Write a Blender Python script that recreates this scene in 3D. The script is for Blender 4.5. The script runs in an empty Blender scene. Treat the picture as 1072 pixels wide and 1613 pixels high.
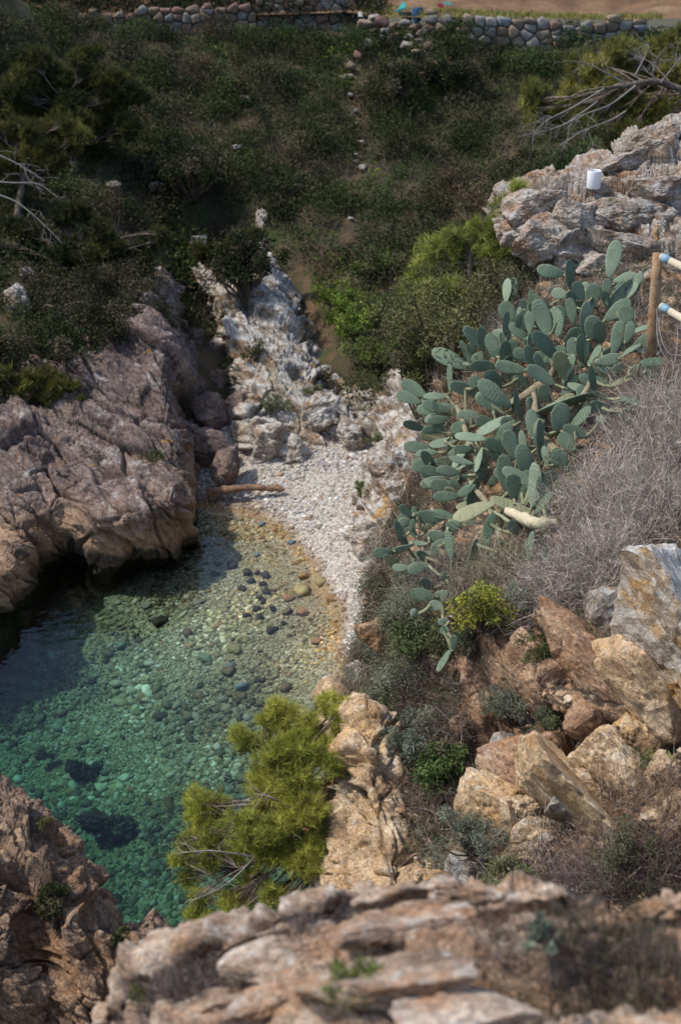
import bpy, math, random
import numpy as np
from mathutils import Vector, Matrix

# ------------------------------------------------------------------ camera, sky, sun, exposure
SC = bpy.context.scene
COL = SC.collection
CAM_H, PITCH, FPX = 10.5, math.radians(25.0), 2240.0
CX, CY = 536.0, 806.5
cam_d = bpy.data.cameras.new("camera")
cam = bpy.data.objects.new("camera", cam_d)
COL.objects.link(cam)
cam.location = (0, 0, CAM_H)
cam.rotation_euler = (math.pi / 2 - PITCH, 0, 0)
cam_d.sensor_fit = 'VERTICAL'
cam_d.sensor_height = 36.0
cam_d.lens = 36.0 * FPX / 1613.0
cam_d.clip_start, cam_d.clip_end = 0.1, 2000
cam_d.dof.use_dof = True
cam_d.dof.focus_distance = 12.6
cam_d.dof.aperture_fstop = 2.4
SC.camera = cam

SUN = Vector((-0.56, 0.02, 0.83)).normalized()
world = bpy.data.worlds.new("World")
SC.world = world
world.use_nodes = True
wn = world.node_tree.nodes
sky = wn.new('ShaderNodeTexSky')
sky.sky_type = 'NISHITA'
sky.sun_disc = False
sky.sun_elevation = math.asin(SUN.z)
sky.sun_rotation = math.atan2(SUN.x, SUN.y) % (2 * math.pi)
sky.air_density, sky.dust_density, sky.ozone_density = 1.0, 1.5, 1.0
wn['Background'].inputs['Strength'].default_value = 0.15
world.node_tree.links.new(sky.outputs[0], wn['Background'].inputs[0])
sun_d = bpy.data.lights.new("sun", 'SUN')
sun_d.energy, sun_d.angle, sun_d.color = 2.8, math.radians(2.0), (1.0, 0.92, 0.80)
sun = bpy.data.objects.new("sun", sun_d)
COL.objects.link(sun)
sun.rotation_euler = (-SUN).to_track_quat('-Z', 'Y').to_euler()
SC.view_settings.view_transform = 'Standard'
SC.view_settings.look = 'None'
SC.view_settings.gamma = 1.0
SC.view_settings.use_curve_mapping = False
SC.view_settings.exposure = 0.5
SC.render.engine = 'CYCLES'
SC.cycles.use_denoising = True
SC.cycles.max_bounces = 5
SC.cycles.diffuse_bounces = 2
SC.cycles.glossy_bounces = 2
SC.cycles.transparent_max_bounces = 8
SC.cycles.sample_clamp_indirect = 4.0

# ------------------------------------------------------------------ helpers: rays, noise, meshes
CP, SP = math.cos(PITCH), math.sin(PITCH)
def W(px, py, t):
    """world point seen at photograph pixel (px,py), t metres down the view axis"""
    u = (px - CX) / FPX; v = -(py - CY) / FPX
    return np.array([u * t, (CP + v * SP) * t, CAM_H + (-SP + v * CP) * t])
def onz(px, py, z):
    v = -(py - CY) / FPX
    return W(px, py, (z - CAM_H) / (-SP + v * CP))
def project(P):
    x, y, z = P[..., 0], P[..., 1], P[..., 2] - CAM_H
    d = y * CP - z * SP
    return CX + FPX * x / d, CY - FPX * (y * SP + z * CP) / d, d

U32 = np.uint32
def _h(ix, iy, iz, seed):
    n = ix * U32(374761393) + iy * U32(668265263) + iz * U32(2147483647) + U32((seed * 974711 + 12345) & 0xFFFFFFFF)
    n = (n ^ (n >> U32(13))) * U32(1274126177)
    n = (n ^ (n >> U32(16))) * U32(2246822519)
    return n ^ (n >> U32(15))
def _rnd(h, k):
    h = h + U32((k * 2654435761) & 0xFFFFFFFF)
    h = (h ^ (h >> U32(15))) * U32(2246822519)
    return ((h ^ (h >> U32(13))) & U32(0xFFFFFF)).astype(np.float32) / np.float32(0xFFFFFF)
def _r3(h):
    k = np.float32(1 / 1023)
    return (h & U32(1023)).astype(np.float32) * k, ((h >> U32(10)) & U32(1023)).astype(np.float32) * k, ((h >> U32(20)) & U32(1023)).astype(np.float32) * k
def noise3(P, seed=0):
    I = np.floor(P); F = (P - I).astype(np.float32); I = I.astype(np.int64).astype(U32)
    U = F * F * F * (F * (F * 6 - 15) + 10)
    fx, fy, fz = F.T; out = 0
    wx, wy, wz = (1 - U[:, 0], U[:, 0]), (1 - U[:, 1], U[:, 1]), (1 - U[:, 2], U[:, 2])
    for dx in (0, 1):
        for dy in (0, 1):
            wxy = wx[dx] * wy[dy]
            for dz in (0, 1):
                a, b, c = _r3(_h(I[:, 0] + U32(dx), I[:, 1] + U32(dy), I[:, 2] + U32(dz), seed))
                out = out + ((a * 2 - 1) * (fx - dx) + (b * 2 - 1) * (fy - dy) + (c * 2 - 1) * (fz - dz)) * wxy * wz[dz]
    return out
def fbm(P, octv=4, seed=0, gain=0.5):
    a, s, f = 0, 1.0, 1.0
    for o in range(octv):
        a = a + s * noise3(P * f, seed + o); s *= gain; f *= 2.03
    return a
def worley(P, seed=0):
    If = np.floor(P); Q = (P - If).astype(np.float32); I = If.astype(np.int64).astype(U32)
    n = len(P); qx, qy, qz = Q.T
    f1 = np.full(n, 81, np.float32); f2 = np.full(n, 81, np.float32)
    k1 = np.zeros(n, np.int8); k2 = np.zeros(n, np.int8)
    offs = [(dx, dy, dz) for dx in (-1, 0, 1) for dy in (-1, 0, 1) for dz in (-1, 0, 1)]
    for k, (dx, dy, dz) in enumerate(offs):
        a, b, c = _r3(_h(I[:, 0] + U32(dx % 2 ** 32), I[:, 1] + U32(dy % 2 ** 32), I[:, 2] + U32(dz % 2 ** 32), seed))
        d = (a + dx - qx) ** 2 + (b + dy - qy) ** 2 + (c + dz - qz) ** 2
        m = d < f1; m2 = d < f2
        k2 = np.where(m, k1, np.where(m2, k, k2)); f2 = np.where(m, f1, np.where(m2, d, f2))
        k1 = np.where(m, k, k1); f1 = np.where(m, d, f1)
    O = np.array(offs)
    def cell(k):
        J = I + O[k].astype(np.int64).astype(U32); h = _h(J[:, 0], J[:, 1], J[:, 2], seed)
        return If + O[k] + np.stack(_r3(h), 1), h
    c, h = cell(k1); c2, h2 = cell(k2)
    return np.sqrt(f1), np.sqrt(f2), c, h, c2, h2
def facet(P, seed=0, tilt=0.9):
    """broken-rock relief: every cell is a tilted flat chip; returns height and crack distance"""
    f1, f2, c, h, c2, h2 = worley(P, seed)
    def plane(c, h):
        g = np.stack([_rnd(h, 4) - .5, _rnd(h, 5) - .5, _rnd(h, 6) - .5], 1)
        return (_rnd(h, 7) - .5) + tilt * 2 * np.sum((P - c) * g, 1)
    k = .5 * np.clip(1 - (f2 - f1) / .16, 0, 1)
    return plane(c, h) * (1 - k) + plane(c2, h2) * k, f2 - f1

def mk_mesh(name, V, F, col=None, smooth=True):
    V = np.asarray(V, np.float32); F = np.asarray(F, np.int32)
    me = bpy.data.meshes.new(name)
    n, k = F.shape
    me.vertices.add(len(V)); me.vertices.foreach_set('co', V.ravel())
    me.loops.add(n * k); me.loops.foreach_set('vertex_index', F.ravel())
    me.polygons.add(n)
    me.polygons.foreach_set('loop_start', np.arange(0, n * k, k, dtype=np.int32))
    me.polygons.foreach_set('use_smooth', np.full(n, smooth))
    if col is not None:
        a = me.color_attributes.new('Col', 'FLOAT_COLOR', 'POINT')
        c4 = np.ones((len(V), 4), np.float32); c4[:, :3] = col
        a.data.foreach_set('color', c4.ravel())
    me.update(calc_edges=True)
    return me
def add(name, me, mat=None, parent=None, label=None, cat=None, group=None, kind=None, loc=None):
    o = bpy.data.objects.new(name, me)
    COL.objects.link(o)
    if mat is not None and me is not None and not me.materials: me.materials.append(mat)
    if loc is not None: o.location = loc
    if parent is not None: o.parent = parent
    if label: o['label'] = label
    if cat: o['category'] = cat
    if group: o['group'] = group
    if kind: o['kind'] = kind
    return o
def base(V):
    return np.array([V[:, 0].mean(), V[:, 1].mean(), V[:, 2].min()])

def cr(P, n):
    """Catmull-Rom along axis 0"""
    P = np.asarray(P, float); m = len(P)
    Q = np.concatenate([[2 * P[0] - P[1]], P, [2 * P[-1] - P[-2]]])
    s = np.linspace(0, m - 1 - 1e-6, n); i = s.astype(int); f = (s - i).reshape((-1,) + (1,) * (P.ndim - 1))
    a, b, c, d = Q[i], Q[i + 1], Q[i + 2], Q[i + 3]
    return .5 * (2 * b + (c - a) * f + (2 * a - 5 * b + 4 * c - d) * f * f + (3 * b - a - 3 * c + d) * f ** 3)
def grid_faces(n, m):
    i = np.arange(n - 1)[:, None] * m + np.arange(m - 1)[None]
    return np.stack([i, i + m, i + m + 1, i + 1], -1).reshape(-1, 4)
def grid_normals(G):
    du = np.gradient(G, axis=1); dv = np.gradient(G, axis=0)
    N = np.cross(dv, du); N /= np.linalg.norm(N, axis=2, keepdims=True) + 1e-9
    view = np.array([0, 0, CAM_H]) - G
    s = np.sign(np.sum(N * view, 2).mean())
    return N * (s if s else 1)
def resample(G):
    """even out spacing along both axes is not needed; kept simple"""
    return G
def rockdisp(P, cell, amp, seed, strata=None, squash=2.6, oct_=((1, 1), (.45, .40), (.2, .17), (.09, .075)), crack=.22, fine=.03):
    q = P + .22 * cell * np.stack([fbm(P / cell + 7 * k, 3, seed + 50 + k) for k in range(3)], 1)
    if strata is not None:
        s = np.asarray(strata, float); s /= np.linalg.norm(s)
        q = q + (squash - 1) * (q @ s)[:, None] * s
    d = np.zeros(len(P))
    for i, (sc, am) in enumerate(oct_):
        f, e = facet(q / (cell * sc), seed + i * 11, .42)
        d += amp * am * f
        d -= amp * am * crack * 2 * np.clip(1 - e / .06, 0, 1)
    d += amp * fine * 3 * fbm(P / (cell * .35), 4, seed + 90, .6)
    return d
SURF, PROJ = {}, {}
def patch(key, rows, n, m, disp=None):
    """rows of control points (px,py,t) or world points -> displaced surface grid"""
    C = np.array([[W(*p) if not isinstance(p, np.ndarray) else p for p in r] for r in rows])
    G = cr(C, n); G = np.swapaxes(cr(np.swapaxes(G, 0, 1), m), 0, 1)
    N = grid_normals(G)
    if disp:
        G = G + N * disp(G.reshape(-1, 3)).reshape(n, m)[..., None]
        N = grid_normals(G)
    SURF[key] = (G.reshape(-1, 3), N.reshape(-1, 3))
    return G
def surf_at(key, px, py):
    V, N = SURF[key]
    if key not in PROJ: PROJ[key] = project(V)
    x, y, d = PROJ[key]
    e = (x - px) ** 2 + (y - py) ** 2
    near = np.where(e < max(36, e.min() * 1.5 + 1))[0]
    k = near[np.argmin(d[near] + .02 * np.sqrt(e[near]))]
    return V[k].copy(), N[k].copy()
def rbf(pts):
    pts = np.asarray(pts, float); n = len(pts)
    def U(r2): return np.where(r2 > 1e-9, r2 * np.log(r2 + 1e-12), 0)
    A = np.zeros((n + 3, n + 3)); d = ((pts[:, None, :2] - pts[None, :, :2]) ** 2).sum(-1)
    A[:n, :n] = U(d) + np.eye(n) * .5; A[:n, n] = 1; A[:n, n + 1:] = pts[:, :2]; A[n:, :n] = A[:n, n:].T
    w = np.linalg.solve(A, np.concatenate([pts[:, 2], [0, 0, 0]]))
    def f(x, y):
        x = np.asarray(x, float); y = np.asarray(y, float); sh = x.shape; x = x.ravel(); y = y.ravel()
        o = w[n] + w[n + 1] * x + w[n + 2] * y
        for i in range(n): o = o + w[i] * U((x - pts[i, 0]) ** 2 + (y - pts[i, 1]) ** 2)
        return o.reshape(sh)
    return f

# ------------------------------------------------------------------ materials
def new_mat(name):
    m = bpy.data.materials.new(name); m.use_nodes = True
    nt = m.node_tree; nt.nodes.clear()
    out = nt.nodes.new('ShaderNodeOutputMaterial')
    b = nt.nodes.new('ShaderNodeBsdfPrincipled')
    nt.links.new(b.outputs[0], out.inputs[0])
    b.inputs['Specular IOR Level'].default_value = .3
    return m, nt, b
class NB:
    def __init__(s, nt): s.nt = nt
    def n(s, t, **kw):
        x = s.nt.nodes.new('ShaderNode' + t)
        for k, v in kw.items():
            if k in x.inputs.keys(): s.put(x.inputs[k], v)
            else: setattr(x, k, v)
        return x
    def put(s, sock, v):
        if isinstance(v, bpy.types.NodeSocket): s.nt.links.new(v, sock)
        else: sock.default_value = v
    def noise(s, vec, scale, detail=6, rough=.6, dist=0.0):
        x = s.n('TexNoise'); s.put(x.inputs['Vector'], vec)
        x.inputs['Scale'].default_value = scale; x.inputs['Detail'].default_value = detail
        x.inputs['Roughness'].default_value = rough; x.inputs['Distortion'].default_value = dist
        return x.outputs['Fac']
    def ramp(s, fac, stops):
        x = s.n('ValToRGB'); s.put(x.inputs[0], fac)
        e = x.color_ramp.elements
        while len(e) < len(stops): e.new(.5)
        for i, (p, c) in enumerate(stops):
            e[i].position = p; e[i].color = (c[0], c[1], c[2], 1) if not isinstance(c, (int, float)) else (c, c, c, 1)
        return x.outputs[0]
    def mix(s, fac, a, b, mode='MIX'):
        x = s.n('Mix', data_type='RGBA', blend_type=mode)
        s.put(x.inputs[0], fac)
        for k, v in ((6, a), (7, b)):
            s.put(x.inputs[k], v if isinstance(v, bpy.types.NodeSocket) else (*v, 1))
        return x.outputs[2]
    def math(s, op, a, b=0.0, clamp=False):
        x = s.n('Math', operation=op, use_clamp=clamp); s.put(x.inputs[0], a); s.put(x.inputs[1], b)
        return x.outputs[0]
    def step(s, v, lo, hi):
        x = s.n('MapRange'); s.put(x.inputs[0], v)
        x.inputs[1].default_value = lo; x.inputs[2].default_value = hi
        return x.outputs[0]
def rock_mat(name, dark, mid, light, stain=(.34, .17, .06), stain_amt=.5, lichen=(.50, .50, .46), lichen_amt=.4, orange=0.0,
             scale=1.0, bump=.6, strata=None, sunlit_low=None, black=0.0, soil=None, tide=False):
    m, nt, b = new_mat(name); nb = NB(nt)
    geo = nb.n('NewGeometry')
    pos = geo.outputs['Position']
    vec = pos
    if strata is not None:
        mp = nb.n('Mapping', vector_type='TEXTURE'); nb.put(mp.inputs['Vector'], pos)
        mp.inputs['Rotation'].default_value = Vector(strata).to_track_quat('Z', 'Y').to_euler(); mp.inputs['Scale'].default_value = (1.15, 1.0, .55)
        vec = mp.outputs[0]
    c = nb.ramp(nb.noise(vec, 1.6 * scale, 6, .68), [(.32, dark), (.47, mid), (.64, light)])
    c = nb.mix(nb.math('MULTIPLY', nb.step(nb.noise(vec, .9 * scale, 5, .6, .6), .50, .62), stain_amt), c, stain)
    c = nb.mix(.8, c, nb.ramp(nb.noise(vec, 12 * scale, 4, .8), [(.34, .38), (.5, .95), (.68, 1.4)]), 'MULTIPLY')
    c = nb.mix(.7, c, nb.ramp(nb.noise(pos, 38 * scale, 3, .8), [(.36, .40), (.48, 1.0), (.66, 1.35)]), 'MULTIPLY')
    if black:
        c = nb.mix(nb.math('MULTIPLY', nb.step(nb.noise(pos, 2.2 * scale, 8, .75), .55, .62), black), c, (.035, .032, .035))
    nz = nb.n('SeparateXYZ'); nb.put(nz.inputs[0], geo.outputs['Normal'])
    up = nb.step(nz.outputs[2], -.2, .8)
    if lichen_amt:
        l = nb.step(nb.noise(pos, 3.1 * scale, 6, .72, .3), .62 - .22 * lichen_amt, .70 - .22 * lichen_amt)
        l = nb.math('MULTIPLY', nb.math('MULTIPLY', l, up), min(1, .45 + lichen_amt * .5))
        c = nb.mix(l, c, lichen)
    if sunlit_low:
        z = nb.n('SeparateXYZ'); nb.put(z.inputs[0], pos)
        c = nb.mix(nb.math('MULTIPLY', nb.step(nb.math('ADD', z.outputs[2], nb.noise(pos, 1.2, 4)), sunlit_low[0], sunlit_low[1]), sunlit_low[3]), c, sunlit_low[2])
    if tide:
        zt = nb.n('SeparateXYZ'); nb.put(zt.inputs[0], pos)
        c = nb.mix(nb.math('MULTIPLY', nb.step(nb.math('ADD', zt.outputs[2], nb.math('MULTIPLY', nb.noise(pos, 2.5, 4), .4)), .52, .36), .8), c, (.045, .038, .030))
    if soil:
        k_ = nb.math('ADD', nz.outputs[2], nb.math('MULTIPLY', nb.math('SUBTRACT', nb.noise(pos, 2.0, 5, .6), .5), .5))
        sc_ = nb.ramp(nb.noise(pos, 9, 6, .7), [(.3, (.035, .026, .020)), (.55, (.075, .055, .040)), (.75, (.14, .105, .078))])  # brown earth, darkened to carry the shade between the cactus pads
        c = nb.mix(nb.step(k_, soil[0], soil[1]), c, sc_)
    if orange:
        l = nb.step(nb.noise(pos, 2.0 * scale, 7, .65, .2), .66 - .1 * orange, .69 - .1 * orange)
        c = nb.mix(nb.math('MULTIPLY', nb.math('MULTIPLY', l, up), .85), c, (.46, .23, .03))
    nb.put(b.inputs['Base Color'], c)
    b.inputs['Roughness'].default_value = .88
    v = nb.n('TexVoronoi', feature='DISTANCE_TO_EDGE'); 
    wv = nb.n('VectorMath', operation='ADD'); nb.put(wv.inputs[0], vec)
    nz3 = nb.n('TexNoise'); nb.put(nz3.inputs['Vector'], pos); nz3.inputs['Scale'].default_value = 2.5 * scale; nz3.inputs['Detail'].default_value = 5
    nb.put(wv.inputs[1], nz3.outputs['Color'])
    nb.put(v.inputs['Vector'], wv.outputs[0]); v.inputs['Scale'].default_value = 2.6 * scale
    crack = nb.step(v.outputs['Distance'], 0, .05)
    h = nb.math('ADD', nb.math('MULTIPLY', crack, .45), nb.math('ADD', nb.math('MULTIPLY', nb.noise(vec, 7 * scale, 6, .7), 1.0), nb.math('MULTIPLY', nb.noise(pos, 45 * scale, 2, .7), .18)))
    bp = nb.n('Bump'); bp.inputs['Strength'].default_value = bump; bp.inputs['Distance'].default_value = .09 / scale
    nb.put(bp.inputs['Height'], h); nb.put(b.inputs['Normal'], bp.outputs[0])
    return m
def attr_mat(name, rough=.75, spec=.25, translucent=0.0, noise_scale=0):
    m, nt, b = new_mat(name); nb = NB(nt)
    a = nb.n('Attribute', attribute_name='Col')
    c = a.outputs['Color']
    if noise_scale:
        g = nb.n('NewGeometry')
        c = nb.mix(.8, c, nb.ramp(nb.noise(g.outputs['Position'], noise_scale, 6, .7), [(.3, .5), (.55, 1.0), (.75, 1.3)]), 'MULTIPLY')
    nb.put(b.inputs['Base Color'], c)
    b.inputs['Roughness'].default_value = rough; b.inputs['Specular IOR Level'].default_value = spec
    if translucent:
        t = nb.n('BsdfTranslucent'); nb.put(t.inputs[0], c)
        mx = nb.n('MixShader'); mx.inputs[0].default_value = translucent
        nt.links.new(b.outputs[0], mx.inputs[1]); nt.links.new(t.outputs[0], mx.inputs[2])
        nt.links.new(mx.outputs[0], [n for n in nt.nodes if n.type == 'OUTPUT_MATERIAL'][0].inputs[0])
    return m
# ------------------------------------------------------------------ setting: seabed, beach, water, hillside, terrace
rng = np.random.default_rng(7)
def zp(px, py, z):
    p = onz(px, py, z); return (p[0], p[1], z)
bed_pts = [zp(*a) for a in [
    (318, 806, 0), (395, 822, 0), (455, 850, 0), (500, 895, 0), (528, 950, 0), (540, 1010, 0), (546, 1060, 0), (540, 1110, 0), (520, 1170, -.05),
    (360, 790, .10), (420, 795, .18), (480, 830, .2), (520, 870, .25), (560, 900, .38), (575, 980, .42), (590, 1060, .5),
    (440, 750, .35), (540, 760, .5), (620, 820, .6), (480, 720, .5), (600, 720, .5), (345, 740, .3), (330, 690, .7), (320, 620, .8),
    (300, 860, -.16), (230, 900, -.35), (330, 930, -.22), (420, 930, -.14), (480, 980, -.1), (430, 1050, -.22), (480, 1100, -.2), (350, 1050, -.42),
    (130, 900, -.75), (60, 980, -1.0), (180, 1000, -.7), (270, 1080, -.75), (120, 1080, -1.05), (380, 1150, -.6), (440, 1220, -.7), (300, 1200, -.95),
    (180, 1180, -1.2), (40, 1130, -1.35), (300, 1330, -1.2), (180, 1330, -1.5), (420, 1350, -1.05), (270, 1480, -1.5), (60, 1400, -2.0), (420, 1500, -1.5)]]
bed_pts += [(-9, 24, -.8), (-12, 18, -2.2), (-9, 10, -2.8), (-4, 5, -2.8), (3, 6, -.8), (4, 12, .3), (4, 18, .8), (4, 24, .5), (-2, 30, .5), (-14, 6, -3.6), (2, 1, -2.2)]
bedf = rbf(bed_pts)
def bed_z(x, y):
    z = bedf(x, y)
    P = np.stack([np.ravel(x), np.ravel(y), np.zeros(np.size(x))], 1)
    return z + (.035 * fbm(P * 2.2, 3, 5) + .05 * fbm(P * .7, 2, 6)).reshape(np.shape(z)) * np.clip(1 - z * .2, .3, 1.2)
nx, ny = 260, 380
gx, gy = np.meshgrid(np.linspace(-13, 5, nx), np.linspace(3, 31, ny))
G = np.stack([gx, gy, bed_z(gx, gy)], -1)
F = grid_faces(ny, nx); V = G.reshape(-1, 3)
hi = V[F][:, :, 2].mean(1) > 0.02
def beach_mat(name, wet):
    m, nt, b = new_mat(name); nb = NB(nt)
    g = nb.n('NewGeometry'); pos = g.outputs['Position']
    v = nb.n('TexVoronoi'); nb.put(v.inputs['Vector'], pos); v.inputs['Scale'].default_value = 30
    hs = nb.n('SeparateColor'); nb.put(hs.inputs[0], v.outputs['Color'])
    if not wet:
        c = nb.ramp(hs.outputs[0], [(0, (.22, .19, .16)), (.4, (.36, .32, .27)), (.8, (.50, .47, .42)), (1, (.58, .56, .52))])
        z = nb.n('SeparateXYZ'); nb.put(z.inputs[0], pos)
        zz = nb.math('ADD', z.outputs[2], nb.math('MULTIPLY', nb.noise(pos, 3, 5), .12))
        c = nb.mix(nb.step(zz, .20, .12), c, (.25, .185, .12))
        c = nb.mix(nb.math('MULTIPLY', nb.step(nb.noise(pos, .9, 5, .6), .56, .66), .55), c, (.22, .13, .08))
    else:
        c = nb.ramp(hs.outputs[0], [(0, (.10, .095, .06)), (.35, (.21, .19, .12)), (.75, (.34, .31, .21)), (1, (.5, .48, .38))])
        c = nb.mix(nb.step(nb.noise(pos, .8, 5, .6), .45, .7), c, (.24, .19, .10))
    nb.put(b.inputs['Base Color'], c); b.inputs['Roughness'].default_value = .8
    bp = nb.n('Bump'); bp.inputs['Strength'].default_value = .8; bp.inputs['Distance'].default_value = .03
    nb.put(bp.inputs['Height'], nb.math('SUBTRACT', 1, v.outputs['Distance'])); nb.put(b.inputs['Normal'], bp.outputs[0])
    return m
add('beach', mk_mesh('beach', V, F[hi]), beach_mat('beach_gravel_ground', False), kind='structure')
add('seabed', mk_mesh('seabed', V, F[~hi]), beach_mat('seabed_ground', True), kind='structure')
# water body: clear, teal by absorption
m, nt, b = new_mat('sea_water'); nb = NB(nt)
nt.nodes.remove(b)
out = [n for n in nt.nodes if n.type == 'OUTPUT_MATERIAL'][0]
tr = nb.n('BsdfTransparent'); gl = nb.n('BsdfGlossy'); gl.inputs['Roughness'].default_value = .04
fr = nb.n('Fresnel'); fr.inputs[0].default_value = 1.33
g = nb.n('NewGeometry')
bp = nb.n('Bump'); bp.inputs['Strength'].default_value = .25; bp.inputs['Distance'].default_value = .05
nb.put(bp.inputs['Height'], nb.noise(g.outputs['Position'], 3.5, 3, .5, .4))
nb.put(gl.inputs['Normal'], bp.outputs[0]); nb.put(fr.inputs['Normal'], bp.outputs[0])
mx = nb.n('MixShader'); nb.put(mx.inputs[0], fr.outputs[0]); nb.put(mx.inputs[1], tr.outputs[0]); nb.put(mx.inputs[2], gl.outputs[0])
nt.links.new(mx.outputs[0], out.inputs['Surface'])
va = nb.n('VolumeAbsorption'); va.inputs['Color'].default_value = (.34, .69, .61, 1); va.inputs['Density'].default_value = .75
vs = nb.n('VolumeScatter'); vs.inputs['Color'].default_value = (.25, .85, .8, 1); vs.inputs['Density'].default_value = .015
nt.links.new(va.outputs[0], out.inputs['Volume'])
x0, x1, y0, y1, z0 = -60, 9, -40, 28, -6
V = [(x0, y0, z0), (x1, y0, z0), (x1, y1, z0), (x0, y1, z0), (x0, y0, 0), (x1, y0, 0), (x1, y1, 0), (x0, y1, 0)]
F = [(0, 3, 2, 1), (4, 5, 6, 7), (0, 1, 5, 4), (1, 2, 6, 5), (2, 3, 7, 6), (3, 0, 4, 7)]
add('sea_water', mk_mesh('sea_water', V, F, smooth=False), m, kind='structure')

hp = [tuple(W(*a)) for a in [
    (110, 47, 38.2), (300, 45, 38.2), (540, 45, 38), (620, 70, 37.2), (700, 76, 36.6), (860, 86, 36.4), (1010, 74, 36.6), (1200, 74, 36.6), (-80, 50, 38),
    (550, 200, 34.6), (550, 300, 33), (545, 400, 31), (540, 470, 29.7), (520, 560, 28.5),
    (400, 200, 34.6), (300, 300, 32.4), (380, 330, 32), (450, 390, 31), (250, 200, 34.4), (100, 200, 33.2), (0, 200, 32.6), (180, 320, 30.6), (90, 300, 30.4), (0, 320, 29),
    (120, 420, 27.6), (0, 430, 26.8), (100, 540, 25.6), (0, 560, 25.2), (210, 400, 28.6),
    (650, 200, 34.8), (800, 200, 34.2), (800, 300, 32), (650, 300, 32.6), (640, 400, 30.6), (620, 500, 28.6), (620, 580, 27.8), (335, 470, 31.6), (318, 560, 30.6), (345, 415, 32.6), (300, 500, 31), (760, 420, 29), (900, 300, 31), (980, 180, 33)]]
hp += [(0, 24, -1.5), (-2.2, 24, -.6), (-3, 22, -1.5), (2, 21, -1.0), (-8, 21.5, 3.4), (-11, 20, 6), (-16, 24, 12), (-18, 32, 16), (-18, 42, 17), (-11, 30, 9.5), (-11, 38, 11), (-10, 25, 7), (6, 24, 3), (9, 28, 5.2), (10, 36, 6.5), (5, 21, 2)]  # unseen hill at the left raised to shade the cliff and far slope
hillf = rbf(hp)
def hill_z(x, y, rough=True):
    z = hillf(x, y)
    if rough:
        P = np.stack([np.ravel(x), np.ravel(y), np.zeros(np.size(x))], 1)
        z = z + (.30 * fbm(P * .55, 3, 15) + .10 * fbm(P * 2.1, 3, 16)).reshape(np.shape(z))
    return z
nx, ny = 260, 200
gx, gy = np.meshgrid(np.linspace(-22, 14, nx), np.linspace(21, 39.6, ny))
Gh = np.stack([gx, gy, hill_z(gx, gy)], -1)
SURF['hill'] = (Gh.reshape(-1, 3), grid_normals(Gh).reshape(-1, 3))
m, nt, b = new_mat('hillside_soil'); nb = NB(nt); g = nb.n('NewGeometry'); pos = g.outputs['Position']
c = nb.ramp(nb.noise(pos, .7, 8, .65), [(.3, (.045, .040, .022)), (.5, (.075, .065, .035)), (.7, (.15, .095, .055))])
c = nb.mix(nb.step(nb.noise(pos, 1.7, 6, .6), .5, .62), c, (.05, .065, .022))
nb.put(b.inputs['Base Color'], c); b.inputs['Roughness'].default_value = .95
bp = nb.n('Bump'); bp.inputs['Strength'].default_value = .8; bp.inputs['Distance'].default_value = .15
nb.put(bp.inputs['Height'], nb.noise(pos, 6, 8, .7)); nb.put(b.inputs['Normal'], bp.outputs[0])
SOIL = m
TRAIL = np.array([(557, 110), (568, 170), (572, 230), (556, 290), (545, 350), (540, 400)]); TRAIL2 = np.array([(470, 410), (485, 450), (497, 500), (512, 545), (530, 575), (560, 590)])
def seg_dist(x_, y_, L):
    d = np.full(len(x_), 1e9)
    for a, b_ in zip(L[:-1], L[1:]):
        ab = b_ - a; tq = np.clip(((x_ - a[0]) * ab[0] + (y_ - a[1]) * ab[1]) / (ab @ ab), 0, 1)
        d = np.minimum(d, np.hypot(x_ - a[0] - tq * ab[0], y_ - a[1] - tq * ab[1]))
    return d
Vh_ = Gh.reshape(-1, 3); hx_, hy_, _ = project(Vh_); wob = 8 * fbm(Vh_ * 1.5, 3, 8)
tk = np.maximum(np.clip(1.3 - (seg_dist(hx_, hy_, TRAIL) + wob) / 6, 0, 1) * .6, np.clip(1.2 - (seg_dist(hx_, hy_, TRAIL2) + wob) / 6, 0, 1))
nb.put(b.inputs['Base Color'], nb.mix(nb.n('Attribute', attribute_name='Col').outputs['Fac'], c, nb.ramp(nb.noise(pos, 5, 6, .7), [(.3, (.10, .058, .034)), (.7, (.22, .13, .075))])))
add('hillside', mk_mesh('hillside', Vh_, grid_faces(ny, nx), np.repeat(tk[:, None], 3, 1)), SOIL, kind='structure')
# terrace behind the walls
tp = [tuple(W(*a)) for a in [(110, 14, 38.6), (540, 14, 38.6), (700, 20, 37.2), (860, 27, 37.0), (1010, 27, 37.2), (800, 6, 39.5), (950, 0, 40)]]
tp += [(-22, 39.2, 11.5), (-22, 60, 16), (0, 60, 13.5), (14, 60, 14), (14, 37.5, 6.4), (0, 45, 8.6), (-6, 45, 9.0), (6, 45, 8.8)]
terf = rbf(tp)
nx, ny = 120, 80
gx, gy = np.meshgrid(np.linspace(-22, 14, nx), np.linspace(0, 1, ny))
def wall_y(x): return np.interp(x, [-22, -7.0, 0.2, 1.4, 2.6, 5.2, 8, 14], [40.2, 40.3, 40.3, 39.2, 38.5, 38.45, 38.6, 39.0])
gy = wall_y(gx) + .22 + gy * 20
P = np.stack([gx.ravel(), gy.ravel(), 0 * gx.ravel()], 1)
Gt = np.stack([gx, gy, terf(gx, gy) + (.2 * fbm(P * .8, 4, 33)).reshape(gx.shape) * np.clip((gy - wall_y(gx) - .4), 0, 1)], -1)
SURF['terrace'] = (Gt.reshape(-1, 3), grid_normals(Gt).reshape(-1, 3))
m, nt, b = new_mat('terrace_soil'); nb = NB(nt); g = nb.n('NewGeometry'); pos = g.outputs['Position']
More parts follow.
